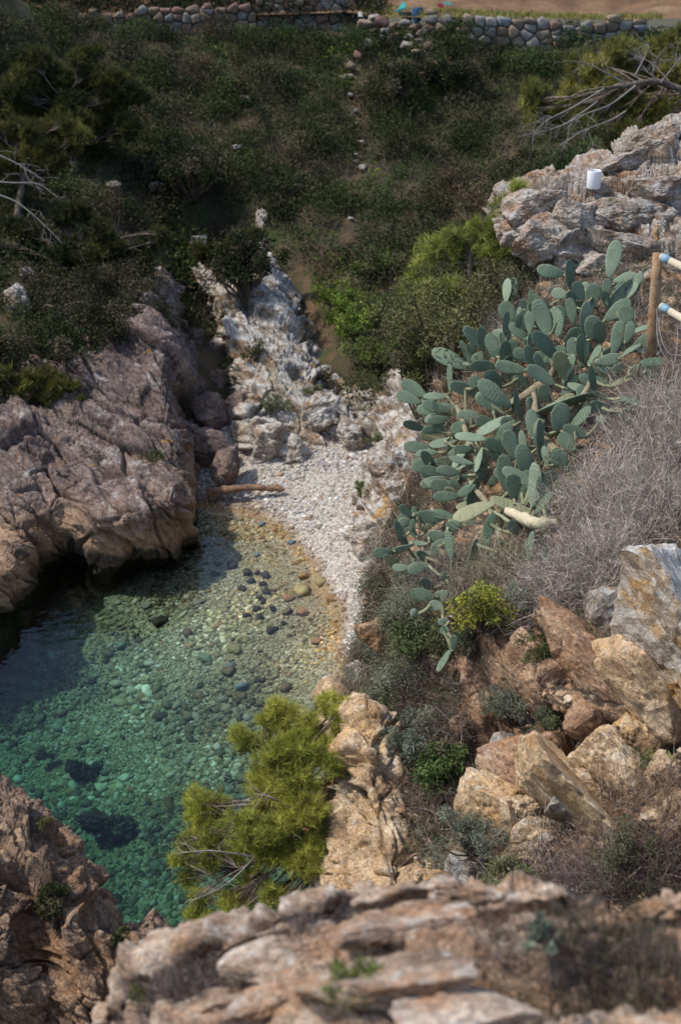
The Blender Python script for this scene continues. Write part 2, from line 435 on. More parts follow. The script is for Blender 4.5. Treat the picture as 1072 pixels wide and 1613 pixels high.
c = nb.ramp(nb.noise(pos, 1.1, 8, .65), [(.3, (.10, .06, .035)), (.5, (.19, .115, .065)), (.7, (.27, .19, .11))])
nb.put(b.inputs['Base Color'], c); b.inputs['Roughness'].default_value = .95
bp = nb.n('Bump'); bp.inputs['Strength'].default_value = .8; bp.inputs['Distance'].default_value = .12
nb.put(bp.inputs['Height'], nb.noise(pos, 7, 8, .7)); nb.put(b.inputs['Normal'], bp.outputs[0])
add('terrace', mk_mesh('terrace', Gt.reshape(-1, 3), grid_faces(ny, nx)), m, kind='structure')

# ------------------------------------------------------------------ cliffs and rock outcrops
def below(p, dx=0, dy=.6, dz=-1.6):
    return W(*p) + np.array([dx, dy, dz])
M_left = rock_mat('rock_left_cliff', (.082, .060, .056), (.168, .126, .116), (.29, .225, .20), stain=(.20, .13, .10), stain_amt=.45, lichen=(.54, .52, .49), lichen_amt=.3, orange=.25, scale=1.1,
                  strata=(.6, .5, .55), sunlit_low=(1.75, 1.1, (.40, .265, .16), .7), bump=.8, tide=True)  # warm sunlight on the cliff foot is painted into its colour
M_mid = rock_mat('rock_middle', (.13, .10, .075), (.30, .24, .18), (.50, .43, .35), stain=(.33, .19, .09), stain_amt=.6, lichen=(.60, .59, .56), lichen_amt=.75, orange=.45, scale=1.1, strata=(.6, .5, .55), bump=.9)
M_right = rock_mat('rock_right_slope', (.14, .085, .05), (.31, .20, .12), (.50, .37, .25), stain=(.36, .165, .06), stain_amt=.65, lichen=(.5, .48, .44), lichen_amt=.25, scale=1.6, strata=(.6, .5, .55), bump=.8, soil=(.72, .86))
rowsL = [
 [(-170, 430, 29.5), (0, 440, 29.2), (120, 440, 29), (200, 415, 29.2), (255, 430, 29.2), (295, 445, 31)],
 [(-170, 540, 26.2), (0, 530, 26.2), (110, 500, 26.5), (190, 458, 26.7), (246, 452, 26.5), (292, 470, 28.8)],
 [(-170, 640, 24.5), (0, 610, 24.5), (100, 590, 24.9), (190, 565, 25.2), (270, 548, 25.5), (298, 560, 28)],
 [(-170, 760, 23.4), (0, 730, 23.3), (100, 710, 23.7), (195, 680, 24.1), (284, 655, 24.5), (312, 660, 26.8)],
 [(-170, 850, 22.4), (0, 815, 22.5), (88, 775, 23.2), (180, 752, 23.2), (290, 735, 23.6), (330, 735, 25.6)],
 [(-170, 920, 21.4), (0, 880, 21.6), (88, 830, 22.9), (170, 805, 22.4), (285, 785, 22.7), (326, 780, 24.8)],
 [(-170, 985, 20.9), (0, 935, 21.2), (92, 862, 23.2), (165, 852, 22.7), (280, 842, 22.9), (320, 810, 24.6)],
 [below((-170, 1010, 20.9)), below((0, 945, 21.3)), below((95, 862, 23.6)), below((170, 858, 23.0)), below((280, 845, 23.2)), below((320, 815, 25))]]
G = patch('left', rowsL, 330, 260, lambda P: rockdisp(P, 2.0, .38, 3, strata=(.6, .5, .55), squash=3.2) )
add('sea_cliff', mk_mesh('cliff_left', G.reshape(-1, 3), grid_faces(330, 260)), M_left,
    label='purplish grey slab cliff with rounded, sunlit-coloured foot rising from the water', cat='cliff')
rowsM = [
 [(305, 430, 33), (365, 335, 34), (420, 325, 34.5), (480, 400, 33), (545, 555, 31), (610, 570, 30)],
 [(308, 440, 30.8), (338, 425, 30.2), (400, 342, 32), (458, 415, 31), (528, 572, 29), (590, 590, 28.6)],
 [(318, 480, 30.3), (342, 475, 28.6), (425, 440, 29.3), (474, 500, 29), (530, 610, 27.9), (600, 620, 27.6)],
 [(330, 560, 29.8), (368, 580, 27.5), (430, 560, 27.5), (484, 580, 27.6), (540, 640, 27), (610, 660, 27.2)],
 [(348, 620, 29), (376, 640, 26.6), (430, 640, 26.5), (490, 650, 26.5), (545, 680, 26.4), (620, 690, 26.8)],
 [(370, 680, 28.5), (386, 712, 26.2), (430, 735, 26.0), (475, 722, 26.0), (540, 712, 26.1), (600, 715, 26.9)],
 [below((375, 720, 28.3), 0, .3, -.8), below((390, 722, 26.5), 0, .3, -.8), below((430, 745, 26.4), 0, .3, -.8), below((475, 735, 26.4), 0, .3, -.8), below((540, 725, 26.5), 0, .3, -.8), below((600, 725, 27.2), 0, .3, -.8)]]
G = patch('mid', rowsM, 260, 240, lambda P: rockdisp(P, 1.6, .42, 21, strata=(.6, .4, .55), squash=2.2))
add('rock_outcrop', mk_mesh('rock_middle', G.reshape(-1, 3), grid_faces(260, 240)), M_mid,
    label='pale craggy outcrop with white lichen ridge behind the pebble beach', cat='rock')
rowsB = [
 [(555, 690, 28.5), (585, 615, 28.3), (640, 580, 28.2), (730, 560, 28)],
 [(556, 690, 27.3), (588, 625, 26.8), (636, 590, 26.6), (730, 570, 26)],
 [(556, 725, 26.2), (578, 695, 25.5), (630, 655, 25), (730, 640, 24.6)],
 [(552, 780, 25), (568, 755, 24.1), (625, 720, 23.7), (730, 720, 23.4)],
 [(548, 835, 24), (560, 815, 23.0), (620, 790, 22.6), (730, 800, 22.4)],
 [(543, 866, 23.6), (550, 862, 22.8), (610, 870, 22.2), (730, 880, 21.8)],
 [below((548, 870, 23.4), .2, .3, -.8), below((556, 868, 22.9), .2, .3, -.8), below((615, 878, 22.4), .2, .3, -.8), below((730, 890, 22), .2, .3, -.8)]]
G = patch('beachrock', rowsB, 240, 140, lambda P: rockdisp(P, 1.4, .34, 41, strata=(.7, .3, .4), squash=2.4))
add('rock_outcrop', mk_mesh('rock_beach', G.reshape(-1, 3), grid_faces(240, 140)), M_mid,
    label='tilted ochre and white rock ridge coming down to the right side of the beach', cat='rock')

def edge(px, py, t):
    e = W(px, py, t); return np.array([e[0] + .15, e[1] + .9, -1.6])
rr = [
 [(770, 440, 19.5), (815, 410, 18.5), (900, 330, 18.6), (1000, 215, 18.6), (1100, 180, 18.6), (1320, 150, 18)],
 [(740, 480, 17.2), (780, 450, 16.5), (830, 425, 16), (930, 400, 15.5), (1072, 400, 15), (1320, 400, 14.5)],
 [(695, 610, 16.2), (725, 590, 15.4), (780, 570, 14.8), (900, 560, 14.2), (1072, 560, 13.6), (1320, 560, 13)],
 [(668, 745, 15.4), (695, 725, 14.4), (760, 720, 13.5), (900, 720, 12.7), (1072, 700, 12.2), (1320, 700, 11.6)],
 [(612, 880, 14.2), (640, 860, 13.4), (740, 860, 12.3), (880, 850, 11.4), (1072, 830, 10.9), (1320, 830, 10.4)],
 [(572, 985, 13.2), (605, 970, 12.4), (710, 965, 11.4), (860, 940, 10.6), (1072, 920, 10.1), (1320, 920, 9.6)],
 [(548, 1105, 12.6), (572, 1090, 11.9), (680, 1090, 11.1), (860, 1070, 10.3), (1072, 1060, 9.6), (1320, 1060, 9)],
 [(528, 1220, 12.2), (545, 1205, 11.4), (660, 1210, 10.8), (860, 1210, 10.0), (1072, 1220, 9.2), (1320, 1220, 8.6)],
 [(512, 1340, 11.9), (528, 1325, 11.0), (640, 1330, 10.4), (860, 1330, 9.4), (1072, 1330, 8.6), (1320, 1330, 8)],
 [(502, 1450, 11.6), (518, 1430, 10.6), (640, 1430, 10.0), (860, 1430, 8.8), (1072, 1420, 7.9), (1320, 1420, 7.2)],
 [(490, 1600, 11.2), (510, 1580, 10.2), (640, 1580, 9.4), (860, 1580, 8.2), (1072, 1560, 7.2), (1320, 1560, 6.4)]]
rr = [[edge(*r[1])] + [W(*p) for p in r] + [W(1750, r[-1][1], r[-1][2] * .95), W(2300, r[-1][1] - 20, r[-1][2] * .9)] for r in rr]
def dslope(P):
    x, y, d = project(P)
    a = np.clip((y - 900) / 80, .25, 1)
    return rockdisp(P, 1.1, .42, 61, strata=(.6, .5, .55), squash=2.0) * a
G = patch('slope', rr, 460, 420, dslope)
add('headland_slope', mk_mesh('headland_slope', G.reshape(-1, 3), grid_faces(460, 420)), M_right, kind='structure')

M_top = rock_mat('rock_top_outcrop', (.15, .11, .085), (.33, .265, .21), (.52, .46, .40), stain=(.38, .20, .10), stain_amt=.6, lichen=(.46, .46, .45), lichen_amt=.6, orange=.35, black=.5, scale=2.0, strata=(.2, .7, .6), bump=.9)
rowsT = [
 [(770, 340, 19), (800, 312, 18.6), (870, 295, 18.5), (940, 260, 18.6), (1010, 215, 18.6), (1080, 195, 18.6), (1320, 170, 18.6)],
 [(783, 345, 17.4), (806, 306, 17), (870, 284, 17), (930, 268, 17), (1000, 226, 17.2), (1060, 198, 17.4), (1320, 170, 17)],
 [(785, 352, 16.8), (800, 330, 16.2), (868, 300, 16.2), (935, 296, 16.2), (1000, 265, 16.4), (1072, 235, 16.6), (1320, 220, 16)],
 [(788, 375, 16.6), (800, 362, 15.7), (866, 345, 15.5), (935, 345, 15.5), (1000, 335, 15.5), (1072, 320, 15.5), (1320, 310, 15)],
 [(795, 400, 16.8), (806, 395, 15.8), (864, 390, 15.2), (935, 400, 15.1), (1000, 400, 15), (1072, 395, 14.8), (1320, 390, 14.4)],
 [(812, 440, 16.8), (822, 440, 15.8), (870, 445, 15.3), (935, 455, 15), (1000, 465, 14.8), (1072, 470, 14.5), (1320, 470, 14)],
 [(830, 500, 16.8), (840, 505, 15.8), (880, 520, 15.2), (935, 530, 14.9), (1000, 540, 14.4), (1072, 545, 14.1), (1320, 545, 13.6)]]
G = patch('top', rowsT, 260, 330, lambda P: rockdisp(P, .75, .28, 81, strata=(.2, .7, .6), squash=2.2))
add('rock_outcrop', mk_mesh('rock_top', G.reshape(-1, 3), grid_faces(260, 330)), M_top,
    label='grey lichen covered rock outcrop with orange patches above the cactus', cat='rock')

M_near = rock_mat('rock_near_left', (.11, .075, .06), (.23, .155, .11), (.38, .26, .17), stain=(.36, .20, .10), stain_amt=.55, lichen=(.42, .38, .34), lichen_amt=.25, scale=2.0, strata=(.65, .45, .5), bump=.8)
rowsN = [
 [(-220, 1180, 11), (-60, 1225, 10.6), (40, 1290, 10.4), (110, 1370, 10.2), (180, 1460, 10), (270, 1510, 10), (330, 1560, 10)],
 [(-220, 1165, 9.4), (-60, 1205, 9.3), (40, 1262, 9.2), (108, 1338, 9.1), (160, 1415, 9.1), (262, 1492, 9.2), (320, 1540, 9.4)],
 [(-220, 1240, 8.6), (-60, 1290, 8.6), (20, 1350, 8.6), (85, 1400, 8.5), (140, 1460, 8.5), (240, 1525, 8.7), (310, 1580, 9)],
 [(-220, 1340, 8.2), (-60, 1400, 8.2), (10, 1440, 8.3), (65, 1475, 8.4), (130, 1520, 8.3), (220, 1560, 8.5), (300, 1620, 8.8)],
 [(-220, 1450, 8), (-60, 1500, 8), (10, 1520, 8.1), (70, 1550, 8.3), (140, 1580, 8.2), (220, 1610, 8.4), (300, 1670, 8.7)],
 [(-220, 1600, 7.8), (-60, 1650, 7.8), (20, 1660, 7.9), (90, 1670, 8.1), (160, 1680, 8.1), (220, 1700, 8.3), (300, 1750, 8.6)]]
G = patch('near', rowsN, 260, 240, lambda P: rockdisp(P, .55, .22, 101, strata=(.65, .45, .5), squash=2.4))
add('sea_rock', mk_mesh('rock_near_left', G.reshape(-1, 3), grid_faces(260, 240)), M_near,
    label='brown jagged sea rock with sunlit ridge beside the turquoise water', cat='rock')

M_fore = rock_mat('rock_foreground', (.16, .105, .075), (.35, .25, .18), (.56, .46, .37), stain=(.40, .21, .10), stain_amt=.6, lichen=(.56, .54, .50), lichen_amt=.4, scale=3.0, strata=(.1, .85, .5), bump=.7)
ridge = [(-60, 1790), (80, 1710), (170, 1630), (250, 1568), (370, 1538), (470, 1485), (560, 1463), (680, 1452), (790, 1462), (870, 1460), (960, 1495), (1090, 1480), (1300, 1460), (1700, 1450), (2300, 1440)]
tt = [4.9, 4.8, 4.7, 4.6, 4.5, 4.4, 4.4, 4.3, 4.3, 4.2, 4.2, 4.1, 4.0, 3.9, 3.8]
rowsF = [[W(x, y, t) + np.array([0, 1.6, -2.4]) for (x, y), t in zip(ridge, tt)],
         [W(x, y, t) + np.array([0, .25, -.12]) for (x, y), t in zip(ridge, tt)],
         [W(x, y, t) for (x, y), t in zip(ridge, tt)],
         [W(x, y + 55, t - .32) for (x, y), t in zip(ridge, tt)],
         [W(x, y + 115, t - .55) for (x, y), t in zip(ridge, tt)],
         [W(x, y + 190, t - .85) for (x, y), t in zip(ridge, tt)],
         [W(x, y + 330, t - 1.2) for (x, y), t in zip(ridge, tt)],
         [W(x, y + 700, t - 1.8) for (x, y), t in zip(ridge, tt)]]
G = patch('fore', rowsF, 220, 360, lambda P: rockdisp(P, .6, .16, 121, strata=(.12, .85, .5), squash=3.2) * np.clip((P[:, 1] - 1.2) / .8, .2, 1))
add('foreground_rock', mk_mesh('foreground_rock', G.reshape(-1, 3), grid_faces(220, 360)), M_fore,
    label='layered tan and white rock ledge closest to the viewer', cat='rock')

M_tan = rock_mat('rock_tan', (.20, .13, .075), (.40, .28, .17), (.58, .46, .31), stain=(.44, .25, .08), stain_amt=.5, lichen=(.56, .53, .47), lichen_amt=.3, scale=2.0, strata=None, bump=.6)
bt = [[(522, 1150, 12.3), (545, 1120, 12.0), (590, 1120, 11.8), (650, 1150, 11.6)],
      [(524, 1165, 11.9), (540, 1142, 11.2), (580, 1136, 11.0), (640, 1165, 11.1)],
      [(518, 1230, 11.7), (532, 1212, 10.9), (582, 1205, 10.55), (650, 1225, 10.8)],
      [(514, 1300, 11.5), (526, 1288, 10.7), (596, 1285, 10.25), (672, 1295, 10.55)],
      [(512, 1370, 11.3), (522, 1360, 10.5), (612, 1355, 10.0), (692, 1365, 10.3)],
      [(512, 1440, 11.1), (522, 1430, 10.3), (622, 1430, 9.8), (705, 1435, 10.1)],
      [(512, 1540, 10.9), (522, 1540, 10.1), (630, 1540, 9.6), (715, 1540, 9.9)]]
bt = [[edge(*q[1])] + [W(*p) for p in q] for q in bt]
G = patch('buttress', bt, 260, 200, lambda P: rockdisp(P, .85, .26, 141, strata=(.75, .35, .45), squash=1.7))
add('rock_buttress', mk_mesh('rock_buttress', G.reshape(-1, 3), grid_faces(260, 200)), M_tan, label='tall tan buttress rock at the cliff edge right of the pine', cat='rock')

# ------------------------------------------------------------------ boulders
import bmesh
_ico = {}
def ico(sub):
    if sub not in _ico:
        bm = bmesh.new(); bmesh.ops.create_icosphere(bm, subdivisions=sub, radius=1)
        V = np.array([v.co[:] for v in bm.verts]); F = np.array([[v.index for v in f.verts] for f in bm.faces]); bm.free()
        _ico[sub] = (V / np.linalg.norm(V, axis=1, keepdims=True), F)
    return _ico[sub]
CAMR, CAMU, CAMF = np.array([1., 0, 0]), np.array([0, SP, CP]), np.array([0, CP, -SP])
def poly_rock(seed, size, sub=4, boxy=.6, npl=9, rough=.05, rot=None, fcell=.6, lay=(1, 1, 1.7)):
    """angular boulder: a convex block cut by random planes, chipped and roughened"""
    r = np.random.default_rng(seed)
    D, F = ico(sub)
    nrm, dist = [], []
    for ax in range(3):
        for s in (-1, 1):
            v = r.normal(0, .26, 3); v[ax] += s; nrm.append(v / np.linalg.norm(v)); dist.append(r.uniform(.72, .98))
    for i in range(npl):
        v = r.normal(0, 1, 3); nrm.append(v / np.linalg.norm(v)); dist.append(r.uniform(.72, 1.05) + boxy * .18)
    dots = np.clip(D @ np.array(nrm).T, 1e-3, None)
    rad = np.array(dist)[None] / dots
    k = 45.0
    R = -np.log(np.exp(-k * np.minimum(rad, 6)).sum(1)) / k
    V = D * R[:, None] * np.asarray(size)[None]
    s = float(np.mean(size))
    f, e = facet(V / (s * fcell) * np.array(lay) + seed, seed, .5)
    if sub > 3:
        f2_, e2 = facet(V / (s * fcell * .4) * np.array(lay) + seed, seed + 5, .5); f = f + .38 * f2_; e = np.minimum(e, e2 * 1.5)
    V = V + D * (1.5 * rough * s * (f * 1.0 + 0.7 * fbm(V / (s * .5) + seed, 4, seed, .55)) - .05 * s * np.clip(1 - e / .08, 0, 1) * (rough / .05) * .6)[:, None]
    if rot is not None: V = V @ np.asarray(rot).T
    return V, F
def cam_rot(roll, yaw=0, pitch=0):
    B = np.stack([CAMR, CAMF, CAMU], 1)
    M = Matrix.Rotation(math.radians(-roll), 3, 'Y') @ Matrix.Rotation(math.radians(yaw), 3, 'Z') @ Matrix.Rotation(math.radians(pitch), 3, 'X')
    return B @ np.array(M)
def boulder(name, px, py, t, wpx, hpx, mat, label, roll=0, yaw=0, deep=.8, seed=1, sub=4, rough=.05, lay=(1, 1, 1.7), boxy=.3, cat='boulder', group=None, npl=14):
    sc = t / FPX
    w, h = wpx * sc / 2.05, hpx * sc / 2.05
    V, F = poly_rock(seed, (w, max(w, h) * deep if deep < 1 else w * deep, h), sub, boxy, npl, rough * 1.25, cam_rot(roll, yaw), lay=lay)
    c = W(px, py, t); V = V + c; b0 = base(V)
    return add(name, mk_mesh(name, V - b0, F, smooth=False), mat, label=label, cat=cat, group=group, loc=b0)
def depth_at(key, px, py):
    p, n = surf_at(key, px, py); return project(p[None])[2][0]

M_ora = rock_mat('rock_orange', (.12, .068, .043), (.26, .155, .095), (.42, .29, .19), stain=(.33, .16, .065), stain_amt=.5, lichen=(.5, .46, .40), lichen_amt=.22, scale=2.2, strata=(.6, .5, .55), bump=.6)
M_slab = rock_mat('rock_slab', (.17, .13, .10), (.36, .28, .20), (.55, .47, .37), stain=(.52, .28, .06), stain_amt=.85, lichen=(.52, .53, .52), lichen_amt=1.0, scale=2.6, strata=(.6, .5, .55), bump=.8, black=.5)
M_grey = rock_mat('rock_grey', (.15, .12, .10), (.32, .27, .22), (.52, .47, .41), stain=(.36, .2, .1), stain_amt=.4, lichen=(.48, .48, .47), lichen_amt=.6, scale=2.6, strata=(.6, .5, .55), bump=.7)
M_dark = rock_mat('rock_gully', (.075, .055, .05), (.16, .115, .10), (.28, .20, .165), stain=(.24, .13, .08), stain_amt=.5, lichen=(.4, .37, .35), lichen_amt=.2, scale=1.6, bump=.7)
S = lambda x, y, off=0.0: depth_at('slope', x, y) + off
R = [ # name px py w h mat roll yaw deep rough label
 ('tilted_rock', 1078, 1035, -.25, 150, 430, M_slab, 22, 25, .55, .05, 'tall leaning slab with white lichen top and orange flank at the right edge', 5),
 ('boulder', 1040, 905, -.35, 110, 110, M_slab, 15, 10, .9, .05, 'rounded white lichen boulder capping the leaning slab', 5),
 ('boulder', 905, 1010, -.15, 150, 95, M_ora, -38, 30, .7, .03, 'smooth rust red block tilted under the dry grass', 4),
 ('boulder', 955, 965, -.2, 90, 100, M_grey, -35, 20, .7, .045, 'grey brown corner block wedged above the rust red block', 4),
 ('boulder', 850, 1215, -.3, 165, 130, M_ora, -12, 35, .8, .035, 'large orange block with a pale left edge in the middle of the rock face', 5),
 ('boulder', 800, 1192, -.42, 62, 80, M_grey, 25, 30, .5, .04, 'dark stained wedge on the left end of the large orange block', 4),
 ('boulder', 935, 1140, -.25, 95, 75, M_ora, -28, 20, .9, .04, 'orange brown block with bright top below the rust red block', 4),
 ('boulder', 880, 1060, -.1, 90, 70, M_ora, 20, 20, .8, .05, 'brown rock above the tuft of green grass', 4),
 ('boulder', 760, 1065, -.1, 85, 90, M_ora, 12, 15, .8, .06, 'fractured brown rock under the yellow green bush', 4),
 ('boulder', 725, 1142, -.15, 42, 40, M_ora, 10, 30, .9, .05, 'small cube shaped brown stone beside the dark green bush', 4),
 ('boulder', 800, 1130, -.05, 80, 60, M_ora, -20, 20, .8, .06, 'brown rock behind the grey green bush', 4),
 ('boulder', 905, 1275, -.25, 95, 60, M_grey, -25, 10, .6, .03, 'flat grey white slab lying below the large orange block', 4),
 ('boulder', 832, 1247, -.35, 40, 16, M_tan, 8, 10, .8, .04, 'thin flat stone under the large orange block', 3),
 ('boulder', 862, 1250, -.33, 30, 20, M_ora, -10, 10, .8, .04, 'small round orange stone under the large orange block', 3),
 ('boulder', 828, 1270, -.25, 60, 46, M_tan, 5, 20, .8, .08, 'crumbly white stone below the thin flat stone', 4),
 ('boulder', 975, 1075, -.2, 60, 50, M_ora, 30, 20, .8, .05, 'small brown stone squeezed against the leaning slab', 4),
 ('boulder', 1000, 1160, -.25, 50, 90, M_tan, 28, 20, .8, .06, 'tan splinter below the leaning slab', 4),
 ('boulder', 1040, 1220, -.2, 80, 70, M_tan, 28, 20, .8, .07, 'broken tan rock at the foot of the leaning slab', 4),
 ('boulder', 1050, 1290, -.15, 100, 80, M_tan, 15, 20, .8, .07, 'rough pale rock at the right edge below the leaning slab', 4),
 ('boulder', 955, 1235, -.1, 90, 80, M_tan, -30, 20, .7, .06, 'pale banded rock right of the grey white slab', 4),
 ('boulder', 840, 1320, -.1, 90, 70, M_tan, 10, 20, .8, .06, 'pale rock half buried in dry twigs', 4),
 ('boulder', 598, 1392, -.45, 100, 90, M_tan, -15, 30, .9, .04, 'bright yellow rock at the base of the tall buttress', 5),
 ('boulder', 545, 1290, -.2, 60, 120, M_tan, 14, 20, .9, .06, 'narrow tan rock at the left of the buttress beside the pine', 4),
 ('boulder', 540, 1372, -.25, 60, 80, M_grey, 5, 20, .9, .06, 'grey brown rock below the pine trunk', 4),
 ('boulder', 735, 1385, -.2, 90, 90, M_grey, 8, 20, .8, .06, 'grey ribbed rock behind the foreground ledge', 4),
 ('boulder', 690, 1400, -.2, 70, 80, M_tan, -8, 20, .8, .06, 'tan ribbed rock beside the grey ribbed rock', 4),
 ('boulder', 600, 1000, -.2, 60, 70, M_ora, 10, 20, .8, .07, 'pinkish rock poking out at the cliff edge below the cactus', 4),
 ('boulder', 565, 1065, -.15, 40, 70, M_grey, 10, 20, .8, .06, 'pale rock at the cliff edge beside the gravel', 4),
]
R += [
 ('tilted_rock', 1010, 1110, -.12, 60, 230, M_tan, 33, 20, .9, .04, 'long tan slab lying parallel below the leaning slab', 5),
 ('tilted_rock', 940, 1085, -.05, 70, 200, M_ora, 36, 25, .9, .045, 'brown slab dipping beneath the rust red block', 5),
 ('tilted_rock', 790, 1050, -.05, 80, 190, M_ora, 24, 20, .9, .05, 'brown upright slab in the rock face under the yellow green bush', 5),
 ('tilted_rock', 845, 1075, .0, 70, 190, M_ora, 32, 20, .9, .05, 'rust brown slab between the feathery bush and the rust red block', 5),
 ('tilted_rock', 890, 1255, -.05, 90, 230, M_tan, 38, 20, .9, .045, 'pale tan slab under the large orange block', 5),
 ('tilted_rock', 975, 1225, -.05, 90, 220, M_tan, 34, 20, .9, .05, 'pale fractured slab running down to the dry bush', 5),
 ('tilted_rock', 760, 1160, .02, 70, 200, M_ora, 26, 25, .9, .05, 'brown slab in the shadow left of the large orange block', 5),
 ('tilted_rock', 785, 1290, .0, 90, 190, M_tan, 28, 25, .9, .05, 'tan slab below the large orange block behind the silvery bush', 5)]
for i, (nm, px, py, off, w, h, mt, roll, yaw, deep, rough, lab, sub) in enumerate(R):
    boulder(nm, px, py, S(px, py, off + .2), w, h, mt, lab, roll, yaw, deep, 300 + i, sub, rough, (1.9, 1, .8) if nm == 'tilted_rock' else (1, 1, 1.7), cat='rock')
TS = lambda x, y, off: depth_at('top', x, y) + off
for i, (px, py, off, w, h, roll, lab) in enumerate([
    (845, 325, .0, 110, 60, 12, 'grey lichen block at the left end of the outcrop top'), (905, 352, -.02, 90, 62, -6, 'grey block in the middle of the outcrop below the pot'),
    (850, 385, .0, 90, 60, 8, 'rounded grey block low on the left end of the outcrop'), (905, 400, .0, 90, 56, -4, 'grey block at the foot of the outcrop behind the cactus'),
    (985, 345, .0, 150, 60, -8, 'wide cream ledge across the middle of the outcrop'), (1040, 300, .0, 110, 50, 10, 'tan block at the right end of the outcrop'),
    (1030, 222, -.05, 100, 46, 18, 'high lichen capped block at the top right of the outcrop'), (975, 262, .0, 90, 34, 14, 'flat orange spotted ledge right of the pot'),
    (1000, 395, .0, 130, 54, -14, 'brown ledge behind the fence post'), (870, 295, .05, 60, 26, 6, 'small lichen capped rock left of the pot'), (950, 425, .0, 90, 50, -20, 'leaning grey rock just above the cactus top')]):
    boulder('boulder', px, py, TS(px, py, off + .14), w, h, M_top, lab, roll, 15, .8, 400 + i, 5, .05, (1, 1, 2.0), .35, 'rock')
FS = lambda x, y, off: depth_at('fore', x, y) + off
for i, (px, py, off, w, h, roll, lab) in enumerate([
    (470, 1500, .0, 260, 60, 10, 'cream banded ledge on the left of the foreground'), (650, 1452, .02, 240, 46, 4, 'pale ledge along the top of the foreground rock'), (620, 1545, .0, 260, 60, 6, 'white grey ledge in the middle of the foreground'),
    (880, 1490, .0, 190, 70, -18, 'ochre and grey rock on the right of the foreground'), (730, 1590, .0, 220, 46, 0, 'low pale ledge at the bottom of the foreground'), (325, 1590, .0, 130, 50, 20, 'tan ledge at the lower left of the foreground'), (430, 1575, 0, 150, 46, 12, 'small cream ledge below the banded ledge')]):
    boulder('boulder', px, py, FS(px, py, off + .04), w, h, M_fore, lab, roll, 10, .7, 430 + i, 5, .05, (1, 1, 2.4), .35, 'rock')
# gully boulders between the cliffs
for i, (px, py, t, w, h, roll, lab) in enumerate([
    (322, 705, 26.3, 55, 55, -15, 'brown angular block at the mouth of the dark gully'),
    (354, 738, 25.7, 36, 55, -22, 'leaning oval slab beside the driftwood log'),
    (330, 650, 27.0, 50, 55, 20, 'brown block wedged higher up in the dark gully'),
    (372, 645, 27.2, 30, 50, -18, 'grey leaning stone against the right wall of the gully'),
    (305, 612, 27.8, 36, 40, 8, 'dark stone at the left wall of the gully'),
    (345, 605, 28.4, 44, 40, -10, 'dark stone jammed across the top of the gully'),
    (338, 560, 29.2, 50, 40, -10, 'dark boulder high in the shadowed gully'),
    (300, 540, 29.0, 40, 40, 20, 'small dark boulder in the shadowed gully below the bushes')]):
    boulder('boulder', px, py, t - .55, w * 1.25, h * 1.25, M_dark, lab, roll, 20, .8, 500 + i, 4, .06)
for i, (px, py, t, w, h, roll, lab) in enumerate([
    (430, 700, 25.95, 75, 70, -20, 'ochre block at the foot of the pale outcrop'),
    (465, 715, 25.85, 60, 55, 15, 'wide brown block beside the ochre block at the foot of the outcrop'),
    (405, 690, 26.1, 50, 80, -10, 'yellow stained upright rock at the corner of the gully'),
    (500, 650, 26.4, 70, 60, 25, 'leaning pale wedge on the outcrop above the beach'),
    (555, 690, 26.2, 50, 70, 18, 'brown hollowed rock at the back of the beach'),
    (590, 850, 22.4, 80, 70, 5, 'reddish rock standing at the right edge of the gravel'),
    (620, 760, 23.2, 70, 130, 22, 'upright orange flank of the tilted ridge by the cactus')]):
    boulder('boulder', px, py, t, w, h, M_mid, lab, roll, 20, .8, 540 + i, 5, .06)
# white rocks showing in the scrub on the left and up the slope
for i, (px, py, w, h, lab) in enumerate([
    (28, 480, 40, 70, 'white rock face showing through the scrub at the left edge'),
    (40, 430, 20, 24, 'small white rock in the scrub above the white rock face'),
    (245, 293, 24, 16, 'pale stone lying below the dark bush on the left slope'),
    (180, 292, 24, 14, 'grey stone lying on the left slope above the gully'),
    (372, 233, 18, 12, 'white stone in the middle of the scrub slope'),
    (385, 156, 24, 8, 'pair sized white stone high on the scrub slope'),
    (310, 385, 30, 30, 'white topped rock at the head of the gully')]):
    t = depth_at('hill', px, py) - .2
    boulder('boulder', px, py, t, w, h, M_mid, lab, 10, 20, .8, 580 + i, 4, .06)

# ------------------------------------------------------------------ gravel and stones
def pebbles(P, Rr, col, seed, flat=.55, sub=1):
    r = np.random.default_rng(seed)
    D, F = ico(sub); n = len(P); k = len(D)
    sh = 1 + r.normal(0, .17, (n, k, 1))
    ax = np.stack([r.uniform(.75, 1.35, n), r.uniform(.7, 1.1, n), r.uniform(.75, 1.1, n) * flat], 1)
    V = D[None] * sh * ax[:, None, :] * Rr[:, None, None]
    a = r.uniform(0, 6.28, n); ca, sa = np.cos(a)[:, None], np.sin(a)[:, None]
    x = V[:, :, 0] * ca - V[:, :, 1] * sa; y = V[:, :, 0] * sa + V[:, :, 1] * ca
    tl = r.normal(0, .25, n)[:, None]
    V = np.stack([x, y, V[:, :, 2] + tl * x], 2) + P[:, None, :]
    Fa = (F[None] + (np.arange(n) * k)[:, None, None]).reshape(-1, 3)
    return V.reshape(-1, 3), Fa, np.repeat(col, k, 0)
def palette(r, n, cols, wts, var=.18):
    i = r.choice(len(cols), n, p=np.array(wts) / sum(wts))
    return np.clip(np.array(cols)[i] * (1 + r.normal(0, var, (n, 1))), .01, .85)
r = np.random.default_rng(99)
N = 150000
x = r.uniform(-7.5, 2.2, N); y = r.uniform(9, 28, N); z = bed_z(x, y)
px, py, d = project(np.stack([x, y, z], 1))
ok = (px > -40) & (px < 720) & (py < 1560)
x, y, z = x[ok], y[ok], z[ok]
dry = (z > .07)
wet = ~dry
M_peb = attr_mat('pebble', .7, .3, noise_scale=25)
